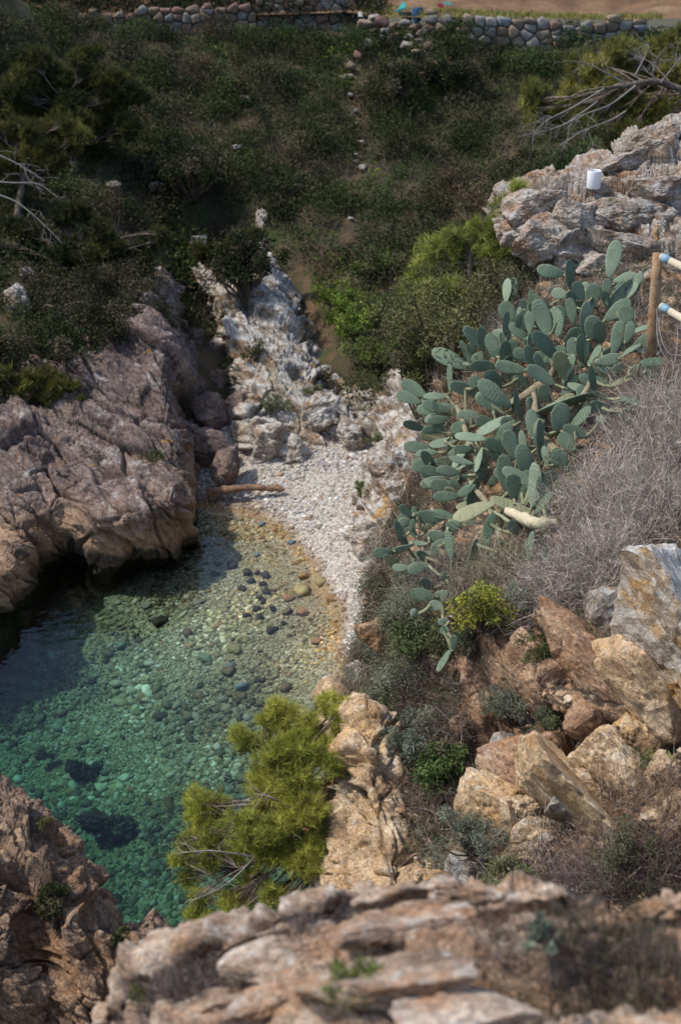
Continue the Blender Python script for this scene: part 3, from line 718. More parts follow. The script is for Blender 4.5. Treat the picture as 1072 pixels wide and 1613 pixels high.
P = np.stack([x, y, z], 1)[dry]; n = len(P)
Rr = np.clip(r.lognormal(math.log(.017), .55, n) * np.clip(1 + 1.5 * fbm(P * 1.1, 2, 208), .6, 1.9), .008, .07)
col = palette(r, n, [(.53, .51, .48), (.41, .38, .345), (.30, .26, .21), (.30, .19, .12), (.25, .25, .26)], [5, 4, 2.2, 1, .8])
band = np.clip((.17 - P[:, 2]) / .07, 0, 1)[:, None]
col = col * (1 - band) + band * col * np.array([.66, .53, .40])
V, F, c = pebbles(P, Rr, col, 1)
add('beach_gravel', mk_mesh('beach_gravel', V, F, c), M_peb, kind='stuff', label='pale pebbles and gravel covering the small beach', cat='gravel')
P = np.stack([x, y, z], 1)[wet]
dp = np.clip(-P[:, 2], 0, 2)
keep = r.random(len(P)) < np.clip(.9 - dp * .2, .3, 1); P, dp = P[keep], dp[keep]; n = len(P)
pn1 = fbm(P * np.array([.9, .9, 0]), 3, 205); pn2 = fbm(P * np.array([.5, .5, 0]) + 9, 3, 206)
Rr = np.clip(r.lognormal(math.log(.020), .55, n) * (1 + dp * .22) * np.clip(1 + 1.3 * pn1, .55, 1.7) * np.clip(.62 + dp * 1.2, .62, 1), .007, .04 + .10 * np.clip(dp, 0, .8))
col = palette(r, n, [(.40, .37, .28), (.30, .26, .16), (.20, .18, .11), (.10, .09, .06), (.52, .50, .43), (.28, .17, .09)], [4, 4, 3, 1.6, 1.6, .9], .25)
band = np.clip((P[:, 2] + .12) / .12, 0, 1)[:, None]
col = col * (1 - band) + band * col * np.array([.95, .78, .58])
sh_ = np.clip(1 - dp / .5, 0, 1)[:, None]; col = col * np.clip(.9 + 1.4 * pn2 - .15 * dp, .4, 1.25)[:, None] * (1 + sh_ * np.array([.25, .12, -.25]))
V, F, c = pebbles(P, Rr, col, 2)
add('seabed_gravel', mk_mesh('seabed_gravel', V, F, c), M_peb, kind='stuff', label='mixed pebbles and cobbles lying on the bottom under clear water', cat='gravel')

_stone_me = {}
def stone_mesh(seed, flat=.6):
    if seed not in _stone_me:
        V, F = poly_rock(seed, (1, .8, flat), 3, .0, 12, .05)
        _stone_me[seed] = (V, F)
    return _stone_me[seed]
def solid(name, c, rough=.7, var=.35, scale=8.0, bump=.4, spec=.3):
    m, nt, b = new_mat(name); nb = NB(nt); g = nb.n('NewGeometry'); pos = g.outputs['Position']
    k = nb.mix(1, c, nb.ramp(nb.noise(pos, scale, 6, .65), [(.3, 1 - var), (.55, 1.0), (.75, 1 + var)]), 'MULTIPLY')
    nb.put(b.inputs['Base Color'], k); b.inputs['Roughness'].default_value = rough; b.inputs['Specular IOR Level'].default_value = spec
    bp = nb.n('Bump'); bp.inputs['Strength'].default_value = bump; bp.inputs['Distance'].default_value = .02
    nb.put(bp.inputs['Height'], nb.noise(pos, scale * 3, 6, .7)); nb.put(b.inputs['Normal'], bp.outputs[0])
    return m
M_weed = solid('weedy_stone', (.035, .028, .018)); M_reef = solid('weedy_reef', (.055, .05, .035), .9, .6, 5); M_ors = solid('orange_stone', (.25, .15, .075)); M_yel = solid('yellow_stone', (.25, .21, .10))
M_blu = solid('blue_stone', (.13, .175, .215)); M_gry = solid('grey_stone', (.20, .19, .16)); M_grn = solid('green_stone', (.17, .22, .17)); M_brn = solid('brown_stone', (.13, .09, .055))
def bed_stone(px, py, w, mat, label, group=None, seed=1, flat=.55):
    p = onz(px, py, -.15)
    for _ in range(4):
        p = onz(px, py, float(bed_z(np.array([p[0]]), np.array([p[1]]))[0]))
    s = w * .5 * project(p[None])[2][0] / FPX
    V, F = stone_mesh(600 + seed % 9, flat)
    a = seed * 1.7; c_, s_ = math.cos(a) , math.sin(a)
    V = V @ np.array([[c_, -s_, 0], [s_, c_, 0], [0, 0, 1]]).T * s
    return add('stone', mk_mesh('stone', V, F), mat, label=label, cat='stone', group=group, loc=p + np.array([0, 0, s * .25]))
dark = [(344, 890, 13), (366, 892, 20), (338, 907, 15), (389, 903, 18), (405, 904, 11), (418, 908, 15), (396, 917, 14), (381, 929, 16), (414, 921, 14), (420, 934, 16), (432, 932, 10), (409, 943, 12),
        (415, 949, 14), (405, 960, 14), (429, 960, 14), (388, 971, 14), (409, 974, 15), (428, 995, 19), (447, 983, 11)]
for i, (px, py, w) in enumerate(dark):
    bed_stone(px, py, w * 1.1, M_weed, 'dark weedy stone in the cluster under the shallow water', 'dark stones clustered in the shallows', i)
for i, (px, py, w, mt, lab) in enumerate([
    (452, 943, 22, M_ors, 'orange brown stone with dark rim right of the dark cluster'), (453, 966, 20, M_brn, 'brown stone at the right edge of the dark cluster'),
    (475, 934, 34, M_yel, 'large flat yellow stone under the shallow water'), (479, 910, 22, M_ors, 'tan orange stone above the large yellow stone'),
    (477, 967, 24, M_ors, 'flat orange stone below the large yellow stone'), (499, 1012, 20, M_ors, 'single orange stone near the gravel edge'),
    (520, 944, 22, M_ors, 'orange stone at the waterline'), (412, 827, 14, M_blu, 'pale blue stone nearest the log in the wet sand'),
    (458, 856, 14, M_blu, 'blue stone on the wet sand edge'), (405, 875, 12, M_blu, 'grey blue stone above the dark cluster'), (413, 848, 10, M_ors, 'small red orange stone between the two blue stones'),
    (296, 999, 22, M_brn, 'brown oval stone left of the dark cluster'), (250, 982, 28, M_weed, 'dark flat stone in the green water beside the shadow edge'),
    (190, 1018, 20, M_grn, 'pale green stone on the shadowed seabed'), (311, 952, 18, M_gry, 'grey stone left of the dark cluster, nearest it'), (232, 955, 20, M_gry, 'grey stone in the middle of the lit green shallows'),
    (362, 1060, 24, M_brn, 'brown stone below the dark cluster'), (370, 1027, 26, M_yel, 'yellow stone below the dark cluster'), (363, 1049, 14, M_blu, 'dark blue stone below the dark cluster'),
    (382, 1085, 26, M_blu, 'blue grey stone above the pine'), (450, 1085, 24, M_brn, 'brown stone just above the pine top'), (325, 1040, 26, M_grn, 'greenish stone in deepening water'),
    (206, 931, 18, M_gry, 'grey stone near the cliff in the lit shallows'), (305, 828, 14, M_brn, 'brown stone by the rounded cliff foot'), (505, 918, 22, M_yel, 'ochre stone at the right end of the shallows')]):
    bed_stone(px, py, w, mt, lab, None, 40 + i, .45)
# weed covered reef rocks in the deeper water
for i, (px, py, w, h, lab) in enumerate([(130, 1212, 90, 40, 'dark weed covered reef rock in the deep green water'), (200, 1200, 50, 40, 'round dark reef rock right of the long reef rock'),
                                         (170, 1300, 130, 60, 'broad dark reef near the sunlit sea rock'), (75, 1190, 40, 20, 'small dark reef rock at the far left of the reef'), (130, 1180, 24, 16, 'smallest dark reef rock above the long one')]):
    p = onz(px, py, -1.25); t = project(p[None])[2][0]
    boulder('reef_rock', px, py, t + .1, w * .8, h * .6, M_reef, lab, -8, 10, .5, 640 + i, 5, .30, (1, 1, 1.7), .0, 'rock')

# ------------------------------------------------------------------ tubes and the driftwood log
def tube(path, rad, sides=8):
    path = np.asarray(path, float); n = len(path); rad = np.broadcast_to(rad, (n,))
    T = np.gradient(path, axis=0); T /= np.linalg.norm(T, axis=1, keepdims=True) + 1e-9
    up = np.array([.31, .17, .93]); A = np.cross(T, up); A /= np.linalg.norm(A, axis=1, keepdims=True) + 1e-9; B = np.cross(T, A)
    a = np.linspace(0, 2 * math.pi, sides, endpoint=False)
    V = path[:, None] + rad[:, None, None] * (np.cos(a)[None, :, None] * A[:, None] + np.sin(a)[None, :, None] * B[:, None])
    i = np.arange(n - 1)[:, None] * sides; j = np.arange(sides)[None]; j2 = (j + 1) % sides
    F = np.stack([i + j, i + j2, i + sides + j2, i + sides + j], -1).reshape(-1, 4)
    return V.reshape(-1, 3), F
def join(parts):
    Vs, Fs, o = [], [], 0
    for V, F in parts:
        Vs.append(V); Fs.append(F + o); o += len(V)
    return np.concatenate(Vs), np.concatenate(Fs)
M_log = rock_mat('driftwood', (.10, .06, .04), (.22, .13, .085), (.36, .24, .16), stain_amt=.2, lichen_amt=0, scale=3.5, strata=(0, .4, .9), bump=.5)
lp = cr([W(326, 777, 24.95), W(350, 772, 24.9), W(390, 768, 24.85), W(425, 769, 24.85), W(449, 771, 24.8)], 40)
rad = np.interp(np.linspace(0, 1, 40), [0, .02, .2, .5, .95, 1], [.01, .085, .075, .06, .05, .01]) * (1 + .1 * np.sin(np.arange(40) * 1.3))
V, F = tube(lp, rad, 14); V = V + np.stack([fbm(V * 6 + k, 3, 70 + k) for k in range(3)], 1) * .025
b0 = base(V)
add('driftwood_log', mk_mesh('driftwood_log', V - b0, F), M_log, label='long brown driftwood log lying across the top of the beach', cat='log', loc=b0)
# ------------------------------------------------------------------ vegetation helpers
def unit(v): return v / (np.linalg.norm(v, axis=-1, keepdims=True) + 1e-9)
def leaves(P, out, L, wid, r, droop=0.0):
    """leaf-shaped folded quads at P; out = preferred direction"""
    n = len(P)
    a = unit(out * .8 + r.normal(0, .75, (n, 3)) + np.array([0, 0, -droop]))
    b = unit(np.cross(a, r.normal(0, 1, (n, 3))))
    L = np.broadcast_to(L, (n,))[:, None] * r.uniform(.65, 1.3, (n, 1)); w = L * wid
    nn = np.cross(a, b) * w * .25
    V = np.stack([P - a * L * .5, P + b * w * .5 + nn, P + a * L * .5, P - b * w * .5 + nn], 1).reshape(-1, 3)
    F = np.arange(n * 4).reshape(-1, 4)
    return V, F
def needles(P, ax, L, k, r, spread=.75, wid=.0045):
    """tufts of needles: k thin blades fanning round axis ax at each P"""
    n = len(P)
    Pk = np.repeat(P, k, 0); A = np.repeat(ax, k, 0)
    d = unit(A + r.normal(0, spread, (n * k, 3)))
    l = L * r.uniform(.7, 1.2, (n * k, 1))
    s = unit(np.cross(d, r.normal(0, 1, (n * k, 3)))) * wid
    st = Pk - A * r.uniform(0, .7, (n * k, 1)) * L
    V = np.stack([st - s, st + s, st + d * l], 1).reshape(-1, 3)
    return V, np.arange(n * k * 3).reshape(-1, 3)
def strands(P, D, L, wid, r, curve=.5, seg=4, grav=.15):
    n = len(P); V = []; d = unit(D + 0); p = P.copy(); side = unit(np.cross(d, r.normal(0, 1, (n, 3))))
    bend = r.normal(0, curve, (n, 3)); L = np.broadcast_to(L, (n,))
    for s in range(seg + 1):
        w = np.asarray(wid)[..., None] * (1 - .75 * s / seg) if np.ndim(wid) else wid * (1 - .75 * s / seg)
        V += [p - side * w, p + side * w]
        p = p + d * (L / seg)[:, None]; d = unit(d + bend / seg + np.array([0, 0, -grav]) / seg)
    V = np.stack(V, 1).reshape(-1, 3)
    b0 = (np.arange(n) * 2 * (seg + 1))[:, None, None]; q = (np.arange(seg) * 2)[None, :, None] + np.array([0, 1, 3, 2])[None, None]
    return V, (b0 + q).reshape(-1, 4)
def pal(r, n, cols, var=.2):
    i = r.integers(0, len(cols), n)
    c = np.array(cols)[i] * (1 + r.normal(0, var, (n, 1)))
    return np.clip(c, .005, .8)
M_leaf = attr_mat('leaf', .75, .12, translucent=.22)
M_needle = attr_mat('pine_needle', .6, .2, translucent=.25)
M_dry = attr_mat('dry_stem', .85, .15)
M_bark = rock_mat('pine_bark', (.06, .045, .035), (.14, .11, .09), (.25, .21, .18), stain_amt=.1, lichen_amt=.1, scale=6, bump=.5)
M_grey_bark = solid('bare_grey_wood', (.25, .23, .21), .85, .35, 20)
M_twig = solid('twig_bark', (.12, .09, .07), .9, .3, 20)
GREEN = [(.055, .078, .025), (.07, .095, .032), (.04, .06, .02)]
DARK = [(.026, .038, .016), (.034, .046, .02), (.04, .044, .022)]
OLIVE = [(.12, .125, .045), (.15, .15, .055), (.085, .095, .035)]
GREYG = [(.19, .22, .165), (.15, .185, .13), (.23, .25, .20)]
BRIGHT = [(.16, .22, .045), (.20, .26, .05), (.12, .17, .035)]
LIME = [(.34, .35, .06), (.27, .30, .05), (.22, .25, .06)]
DRYC = [(.44, .39, .335), (.35, .29, .25), (.52, .47, .41), (.24, .18, .155)]
BROWN = [(.115, .08, .06), (.15, .11, .08), (.085, .06, .05)]
PINE = [(.35, .37, .07), (.40, .41, .08), (.27, .30, .06)]
PINED = [(.075, .085, .026), (.10, .105, .03), (.055, .068, .023)]

def crown_points(r, c, rad, n, nclump, shell=.55):
    """points in an uneven crown: clumps scattered over an ellipsoid"""
    u = unit(r.normal(0, 1, (nclump, 3))); u[:, 2] = np.abs(u[:, 2]) * .9 - .15
    cc = c + u * rad * r.uniform(.35, .85, (nclump, 1))
    cr_ = np.mean(rad) * r.uniform(.25, .5, nclump)
    i = r.integers(0, nclump, n)
    d = unit(r.normal(0, 1, (n, 3)))
    P = cc[i] + d * (cr_[i] * np.power(r.random(n), .45))[:, None]
    return P, d, i, cc
def shrub(name, label, px, py, t, w, h, cols, n=1500, leaf=.035, wid=.5, nclump=14, seed=1, cat='shrub', group=None, deep=1.0, mat=None, twigs=True, droop=0.0):
    r = np.random.default_rng(seed)
    sc = t / FPX
    rad = np.array([w * sc / 2, w * sc / 2 * deep, h * sc / 2])
    c = W(px, py, t)
    P, d, ci, cc = crown_points(r, c, rad, n, nclump)
    k_ = r.random(nclump) < .16; ex_ = r.normal(0, .35, (nclump, 3)) * rad; P = P + ex_[ci] * np.array([1, 1, .6]); cc = cc + ex_ * np.array([1, 1, .6])
    V, F = leaves(P, d, leaf, wid, r, droop)
    ccol = pal(r, nclump, cols, .22)
    ccol[k_] = ccol[k_] * .5 + np.array([.09, .07, .05])
    col = np.repeat(np.clip(ccol[ci] * (1 + r.normal(0, .22, (n, 1))), .005, .8), 4, 0)
    b0 = np.array([c[0], c[1], c[2] - rad[2] * .95])
    e = add(name, None, label=label, cat=cat, group=group, loc=b0)
    add('foliage', mk_mesh('foliage', V - b0, F, col, False), mat or M_leaf, e)
    if twigs:
        ps = []
        for k in range(nclump):
            mid = (b0 + cc[k]) / 2 + r.normal(0, .12, 3) * rad.mean()
            ps.append(tube(cr([b0 + r.normal(0, .06, 3) * rad.mean(), mid, cc[k]], 6), np.linspace(.05, .018, 6) * rad.mean(), 4))
        V, F = join(ps)
        add('stem', mk_mesh('stem', V - b0, F), M_twig, e)
    return e
def twig_shrub(name, label, px, py, t, w, h, cols, n=3000, L=.5, wid=.0022, seed=1, cat='dry shrub', lean=(0, 0, 0), curve=.5, spread=.6, key='slope', tips=True):
    r = np.random.default_rng(seed)
    sc = t / FPX
    c, nn = surf_at(key, px, py)
    a = r.uniform(0, 6.28, n); q = np.sqrt(r.random(n))
    B = c + CAMR * (np.cos(a) * q * w * sc / 2)[:, None] + np.array([0, 1, 0]) * (np.sin(a) * q * h * sc * .8)[:, None]
    Vs, Ns = SURF[key]
    sel = np.linalg.norm(Vs - c, axis=1) < max(w, h) * sc * 1.3
    T, TN = Vs[sel], Ns[sel]
    j = np.array([np.argmin((T[:, 0] - b[0]) ** 2 + (T[:, 1] - b[1]) ** 2) for b in B])
    B[:, 2] = T[j, 2] - .02
    D = np.array([0, 0, 1.0]) + np.asarray(lean) + r.normal(0, spread, (n, 3)) + (B - c) / (w * sc) * .8
    V, F = strands(B, D, L * r.uniform(.4, 1.15, n), wid * np.clip(r.lognormal(-.1, .45, n), .5, 2.6), r, curve)
    cl_ = 1 + .9 * fbm(B * 4.5, 2, seed)
    col = np.repeat(pal(r, n, cols, .25) * np.clip(cl_, .55, 1.5)[:, None], 10, 0)
    e = add(name, None, label=label, cat=cat, loc=c)
    add('stems', mk_mesh('stems', V - c, F, col, False), M_dry, e)
    if tips:
        m = n * 2
        k = r.integers(0, n, m); s = r.integers(4, 10, m)
        P = V.reshape(n, 10, 3)[k, s] + r.normal(0, .012, (m, 3))
        V2, F2 = strands(P, r.normal(0, 1, (m, 3)) + np.array([0, 0, .4]), L * .22 * r.uniform(.4, 1.2, m), wid * .7, r, .7, 4)
        add('side_twigs', mk_mesh('side_twigs', V2 - c, F2, np.repeat(pal(r, m, cols, .2), 10, 0), False), M_dry, e)
    return e
def pine(name, label, trunk, blobs, cols, seed, needle=.085, k=26, dens=1.0, trunk_r=.07, bare=(), wid=.0035, bark=None, cat='pine tree'):
    """trunk: world path; blobs: (centre, radius) of foliage; bare: extra dead branches"""
    r = np.random.default_rng(seed)
    tp_ = cr(trunk, 24)
    b0 = tp_[0].copy()
    e = add(name, None, label=label, cat=cat, loc=b0)
    V, F = tube(tp_, np.linspace(trunk_r, trunk_r * .35, 24), 9)
    V = V + np.stack([fbm(V * 9 + q, 3, seed + q) for q in range(3)], 1) * trunk_r * .4
    add('trunk', mk_mesh('trunk', V - b0, F), bark or M_bark, e)
    br, tip, ax, cl = [], [], [], []
    split = []
    for c, R_ in blobs:
        for q in range(3): split.append((np.asarray(c, float) + unit(r.normal(0, 1, 3)) * R_ * .62 * np.array([1.2, 1.2, .8]), R_ * r.uniform(.45, .72)))
    blobs = split
    for bi, (c, R_) in enumerate(blobs):
        j = np.argmin(np.linalg.norm(tp_ - c, axis=1) + .0 * np.arange(24))
        s = tp_[max(0, j - 3)]
        mid = (s + c) / 2 + r.normal(0, .12, 3) * np.linalg.norm(c - s) + np.array([0, 0, -.05])
        path = cr([s, mid, c], 8)
        br.append(tube(path, np.linspace(trunk_r * .17, trunk_r * .08, 8), 4))
        nt_ = max(4, int(dens * 26 * (R_ / .25) ** 2 * .85))
        d = unit(r.normal(0, 1, (nt_, 3)) + np.array([0, -.15, .35]))
        ends = c + d * R_ * np.power(r.uniform(.12, 1, (nt_, 1)), .45) * np.array([1.15, 1.15, .8])
        for q in range(nt_):
            o = path[r.integers(4, 8)]
            m_ = (o + ends[q]) / 2 + r.normal(0, .03, 3) * R_
            br.append(tube(np.array([o, m_, ends[q]]), np.array([.055, .04, .022]) * trunk_r * 1.6, 3))
        tip.append(ends); ax.append(unit(d + np.array([0, 0, .8]) + r.normal(0, .3, (nt_, 3)))); cl.append(np.full(nt_, bi))
    V, F = join(br)
    add('branches', mk_mesh('branches', V - b0, F), bark or M_bark, e)
    tip, ax, cl = np.concatenate(tip), np.concatenate(ax), np.concatenate(cl)
    # a few tufts along each twig
    tip = np.concatenate([tip, tip - ax * needle * .8 + r.normal(0, needle * .35, tip.shape)]); ax = np.concatenate([ax, unit(ax + r.normal(0, .4, ax.shape))]); cl = np.concatenate([cl, cl])
    V, F = needles(tip, ax, needle, k, r, .6, wid)
    bc = pal(r, len(blobs), cols, .12); tc = bc[cl] * (1 + r.normal(0, .18, (len(cl), 1)))
    col = np.repeat(np.repeat(tc, k, 0) * (1 + r.normal(0, .15, (len(cl) * k, 1))), 3, 0)
    add('crown', mk_mesh('crown', V - b0, F, np.clip(col, .005, .8), False), M_needle, e)
    if len(bare):
        ps = []
        for path, r0 in bare:
            ps.append(tube(cr(path, 14), np.linspace(r0, r0 * .3, 14), 6))
        V, F = join(ps)
        add('bare_branches', mk_mesh('bare_branches', V - b0, F), M_grey_bark, e)
    return e
def blobs_px(lst, t, scale=1.0):
    out = []
    for b_ in lst:
        tt_ = t + (b_[3] if len(b_) > 3 else 0)
        out.append((W(b_[0], b_[1], tt_), b_[2] * tt_ / FPX * scale))
    return out
def twigs_from(path, r, n, L, rad, gen=2):
    """dead side twigs growing from a branch"""
    res = []; path = np.asarray(path)
    for q in range(n):
        f = r.uniform(.2, 1); i = min(len(path) - 2, int(f * (len(path) - 1)))
        o = path[i] + (path[i + 1] - path[i]) * r.random(); t_ = unit(path[i + 1] - path[i])
        d = unit(t_ + r.normal(0, .6, 3)); l = L * r.uniform(.4, 1.1)
        p = np.array([o, o + d * l * .5 + r.normal(0, .08, 3) * l, o + d * l + r.normal(0, .15, 3) * l + np.array([0, 0, -.08 * l])])
        res.append((p, rad))
        if gen > 1: res += twigs_from(p, r, 3, L * .5, rad * .6, gen - 1)
    return res

# ------------------------------------------------------------------ the big pine hanging over the water
pb = [(500, 1118, 34, .2), (455, 1145, 42, .2), (525, 1170, 34, .1), (402, 1158, 30, .3), (445, 1205, 46, 0), (392, 1232, 46, .2), (335, 1268, 36, .4), (478, 1250, 46, -.1), (420, 1292, 52, -.1), (500, 1300, 38, -.2),
      (358, 1326, 44, .2), (440, 1366, 46, -.2), (488, 1362, 34, -.3), (392, 1408, 36, 0), (452, 1432, 36, -.3), (306, 1262, 20, .5), (318, 1392, 26, .3), (500, 1195, 40, 0), (532, 1112, 22, .2), (300, 1310, 24, .4), (420, 1470, 34, -.2), (365, 1462, 32, 0), (460, 1320, 40, -.35), (330, 1440, 28, .2), (395, 1500, 30, -.1), (290, 1360, 22, .3), (545, 1140, 20, .1), (475, 1170, 36, .1)]
rt = W(545, 1345, 10.9)
tr_ = [rt, W(505, 1335, 10.75), W(462, 1300, 10.8), W(440, 1240, 10.9), W(455, 1180, 11.0)]
rb = np.random.default_rng(12)
bare = []
for (a, b_, c_) in [((500, 1330), (470, 1320), (440, 1290)), ((455, 1270), (425, 1255), (400, 1250)), ((420, 1330), (360, 1390), (300, 1420)), ((400, 1350), (330, 1340), (275, 1345))]:
    p = cr([W(*a, 10.75), W(*b_, 10.65), W(*c_, 10.8)], 8); bare.append((p, .008)); bare += twigs_from(p, rb, 7, .28, .0028)
pine('pine_tree', 'bright yellow green pine leaning out over the turquoise water', tr_, blobs_px(pb, 10.9, 1.12), PINE, 5, wid=.0023, needle=.078, k=28, dens=6.5, trunk_r=.055, bare=bare)

# pine and bush behind the cactus
pb = [(690, 372, 30), (720, 385, 26), (670, 400, 20), (650, 440, 22), (690, 440, 34), (735, 430, 36), (770, 350, 30), (790, 320, 24), (820, 292, 16), (760, 390, 34), (715, 470, 34), (660, 470, 24), (800, 380, 30), (690, 500, 30), (760, 460, 36)]
pine('pine_tree', 'young light green pine growing behind the cactus below the grey outcrop', [W(750, 560, 16.4), W(745, 480, 16.2), W(740, 410, 16.2), W(755, 350, 16.3)], blobs_px(pb, 16.2), [(.27, .30, .07), (.31, .33, .08), (.21, .24, .06)], 9, needle=.13, k=30, dens=1.9, trunk_r=.06, wid=.0042)
shrub('shrub', 'dense olive bush directly behind the cactus on its upper left', 730, 520, 15.7, 190, 190, [(.16, .165, .07), (.19, .19, .08), (.12, .125, .05)], 9000, .045, .45, 40, 31)
shrub('shrub', 'dark olive bush hanging down left of the cactus', 668, 600, 15.6, 80, 150, [(.07, .08, .03), (.09, .095, .035)], 5000, .045, .45, 26, 32)
shrub('shrub', 'small leafed olive bush between the cactus top and the grey outcrop', 800, 455, 15.7, 110, 110, [(.10, .105, .05), (.13, .13, .06)], 3500, .04, .4, 24, 33)

# pine with bare grey limbs at the upper right
pb = [(1050, 90, 44), (1010, 100, 36), (960, 95, 40), (920, 110, 34), (900, 140, 40), (850, 150, 26), (870, 170, 30), (1040, 170, 40), (1060, 230, 36), (960, 140, 40), (930, 180, 34), (1000, 200, 36), (845, 175, 18), (980, 235, 28), (1065, 60, 30), (1000, 150, 40)]
T0 = 24.0
limb = cr([W(1110, 160, T0), W(1072, 142, T0), (W(1030, 128, T0 - .2)), W(980, 136, T0 - .4), W(940, 140, T0 - .5)], 14)
bare = []
rb = np.random.default_rng(4)
for pts in [((985, 132), (960, 118), (930, 103), (908, 98)), ((1000, 118), (1012, 95), (1022, 72), (1020, 68)), ((1030, 128), (1027, 112), (1033, 100), (1026, 100)), ((1000, 135), (960, 165), (920, 180), (880, 200)), ((985, 175), (960, 190), (920, 205), (880, 230)), ((950, 140), (900, 170), (860, 190), (840, 210)), ((1040, 130), (1060, 105), (1072, 90), (1090, 85)), ((940, 160), (890, 195), (850, 208), (815, 215))]:
    p = cr([W(x_, y_, T0 - .6 - .1 * i) for i, (x_, y_) in enumerate(pts)], 10); bare.append((p, .017)); bare += twigs_from(p, rb, 9, .5, .005)
pine('pine_tree', 'olive pine with bare silvery limbs at the upper right above the outcrop', [W(1140, 330, T0 + .3), W(1125, 240, T0 + .2)] + list(limb[::3]), blobs_px(pb, T0 + .6), [(.21, .21, .055), (.25, .24, .06), (.16, .165, .045)], 14, needle=.15, k=26, dens=2.6, trunk_r=.09, bare=bare, wid=.009)

# pines and scrub on the left
def left_pine(lab, pb, t, trunk, seed, cols=PINED, bare=(), dens=.9):
    pine('pine_tree', lab, [W(*a) for a in trunk], blobs_px(pb, t), cols, seed, needle=.16, k=26, dens=dens * 1.7, trunk_r=.1, wid=.010, bare=bare)
left_pine('dark rounded pine at the upper left under the wall', [(110, 110, 50), (70, 140, 50), (140, 150, 46), (40, 110, 44), (160, 110, 40), (100, 180, 50), (170, 190, 40), (20, 150, 46), (190, 150, 34), (130, 90, 30), (60, 90, 36)], 31.5, [(120, 330, 31), (115, 240, 31.3), (105, 140, 31.5)], 17)
left_pine('olive topped pine at the left edge', [(60, 205, 34), (100, 210, 34), (30, 215, 34), (120, 225, 22), (70, 240, 30), (10, 240, 36), (85, 260, 24), (40, 265, 30), (-20, 220, 40)], 28.5, [(20, 420, 28), (30, 320, 28.3), (50, 230, 28.5)], 18, [(.11, .11, .03), (.14, .135, .035), (.085, .09, .028)])
rb = np.random.default_rng(8); bare = []
for pts in [((-30, 300), (20, 315), (60, 345), (100, 385)), ((-30, 240), (0, 245), (40, 265), (70, 285)), ((-20, 285), (20, 288), (60, 290), (90, 310))]:
    p = cr([W(x_, y_, 26.8) for (x_, y_) in pts], 10); bare.append((p, .022)); bare += twigs_from(p, rb, 8, .5, .006)
left_pine('low dark pine with a silvery dead limb at the left edge', [(150, 360, 34), (120, 340, 30), (180, 380, 34), (230, 380, 24), (200, 410, 34), (160, 410, 40), (110, 400, 36), (60, 380, 36), (20, 370, 36), (170, 450, 30), (250, 370, 16)], 27.2, [(100, 520, 26.6), (110, 460, 26.9), (140, 390, 27.2)], 19, [(.055, .062, .022), (.075, .078, .026), (.04, .05, .02)], bare)
left_pine('small olive pine tuft on the brow of the slab cliff', [(80, 600, 22), (105, 598, 20), (50, 590, 20), (30, 608, 20), (65, 615, 20), (120, 636, 10), (10, 590, 22)], 24.5, [(20, 660, 24.6), (40, 630, 24.5), (70, 600, 24.5)], 20, [(.11, .115, .03), (.14, .14, .035)])
left_pine('small olive pine growing at the head of the gully', [(345, 395, 22), (370, 385, 24), (320, 400, 20), (350, 415, 20), (395, 370, 16)], 29.6, [(370, 460, 29.8), (360, 420, 29.7), (350, 395, 29.6)], 22, [(.07, .072, .025), (.09, .09, .03)])
shrub('shrub', 'dark rounded bush sitting on the lichen ridge beside the gully', 385, 425, 28.6, 90, 110, DARK, 5000, .075, .5, 30, 41)
shrub('shrub', 'dark bush on the slope above the gully', 300, 265, 32.0, 130, 100, DARK, 4500, .085, .5, 30, 42)
shrub('shrub', 'dark bush overhanging the top of the slab cliff', 190, 500, 26.0, 130, 90, [(.045, .048, .028), (.05, .055, .028)], 5000, .07, .4, 30, 43)
shrub('shrub', 'dark green scrub covering the cliff brow at the left', 80, 545, 25.4, 170, 100, DARK, 6000, .07, .45, 34, 44)
shrub('shrub', 'grey brown scrub spilling over the left cliff edge', 60, 470, 26.2, 160, 90, [(.06, .06, .035), (.075, .068, .045)], 5000, .07, .4, 30, 45)
shrub('shrub', 'dark scrub above the pale left edge of the gully', 170, 440, 26.7, 150, 80, [(.045, .05, .025), (.06, .058, .03)], 5000, .07, .4, 30, 48)
shrub('shrub', 'large dark bush below the wall on the far slope', 715, 115, 35.4, 90, 60, DARK, 3500, .09, .5, 22, 46)
shrub('shrub', 'dark bush right of the trail near the top of the far slope', 640, 130, 35, 80, 50, DARK, 2500, .09, .5, 20, 47)

shrub('shrub', 'bright green bush right of the trail at the foot of the far slope', 560, 505, 28.6, 80, 60, BRIGHT, 2600, .07, .45, 26, 49)
shrub('shrub', 'bright green low bush beside the trail above the pale outcrop', 525, 465, 29.2, 60, 40, BRIGHT, 1700, .07, .45, 20, 50)
shrub('shrub', 'bright green bush at the back of the tilted ridge', 590, 555, 27.6, 80, 40, [(.12, .16, .04), (.15, .19, .05)], 2000, .065, .45, 22, 51)
shrub('shrub', 'green bush halfway up the far slope right of the trail', 600, 420, 29.8, 90, 60, [(.09, .12, .035), (.12, .155, .04)], 2600, .075, .45, 24, 52)
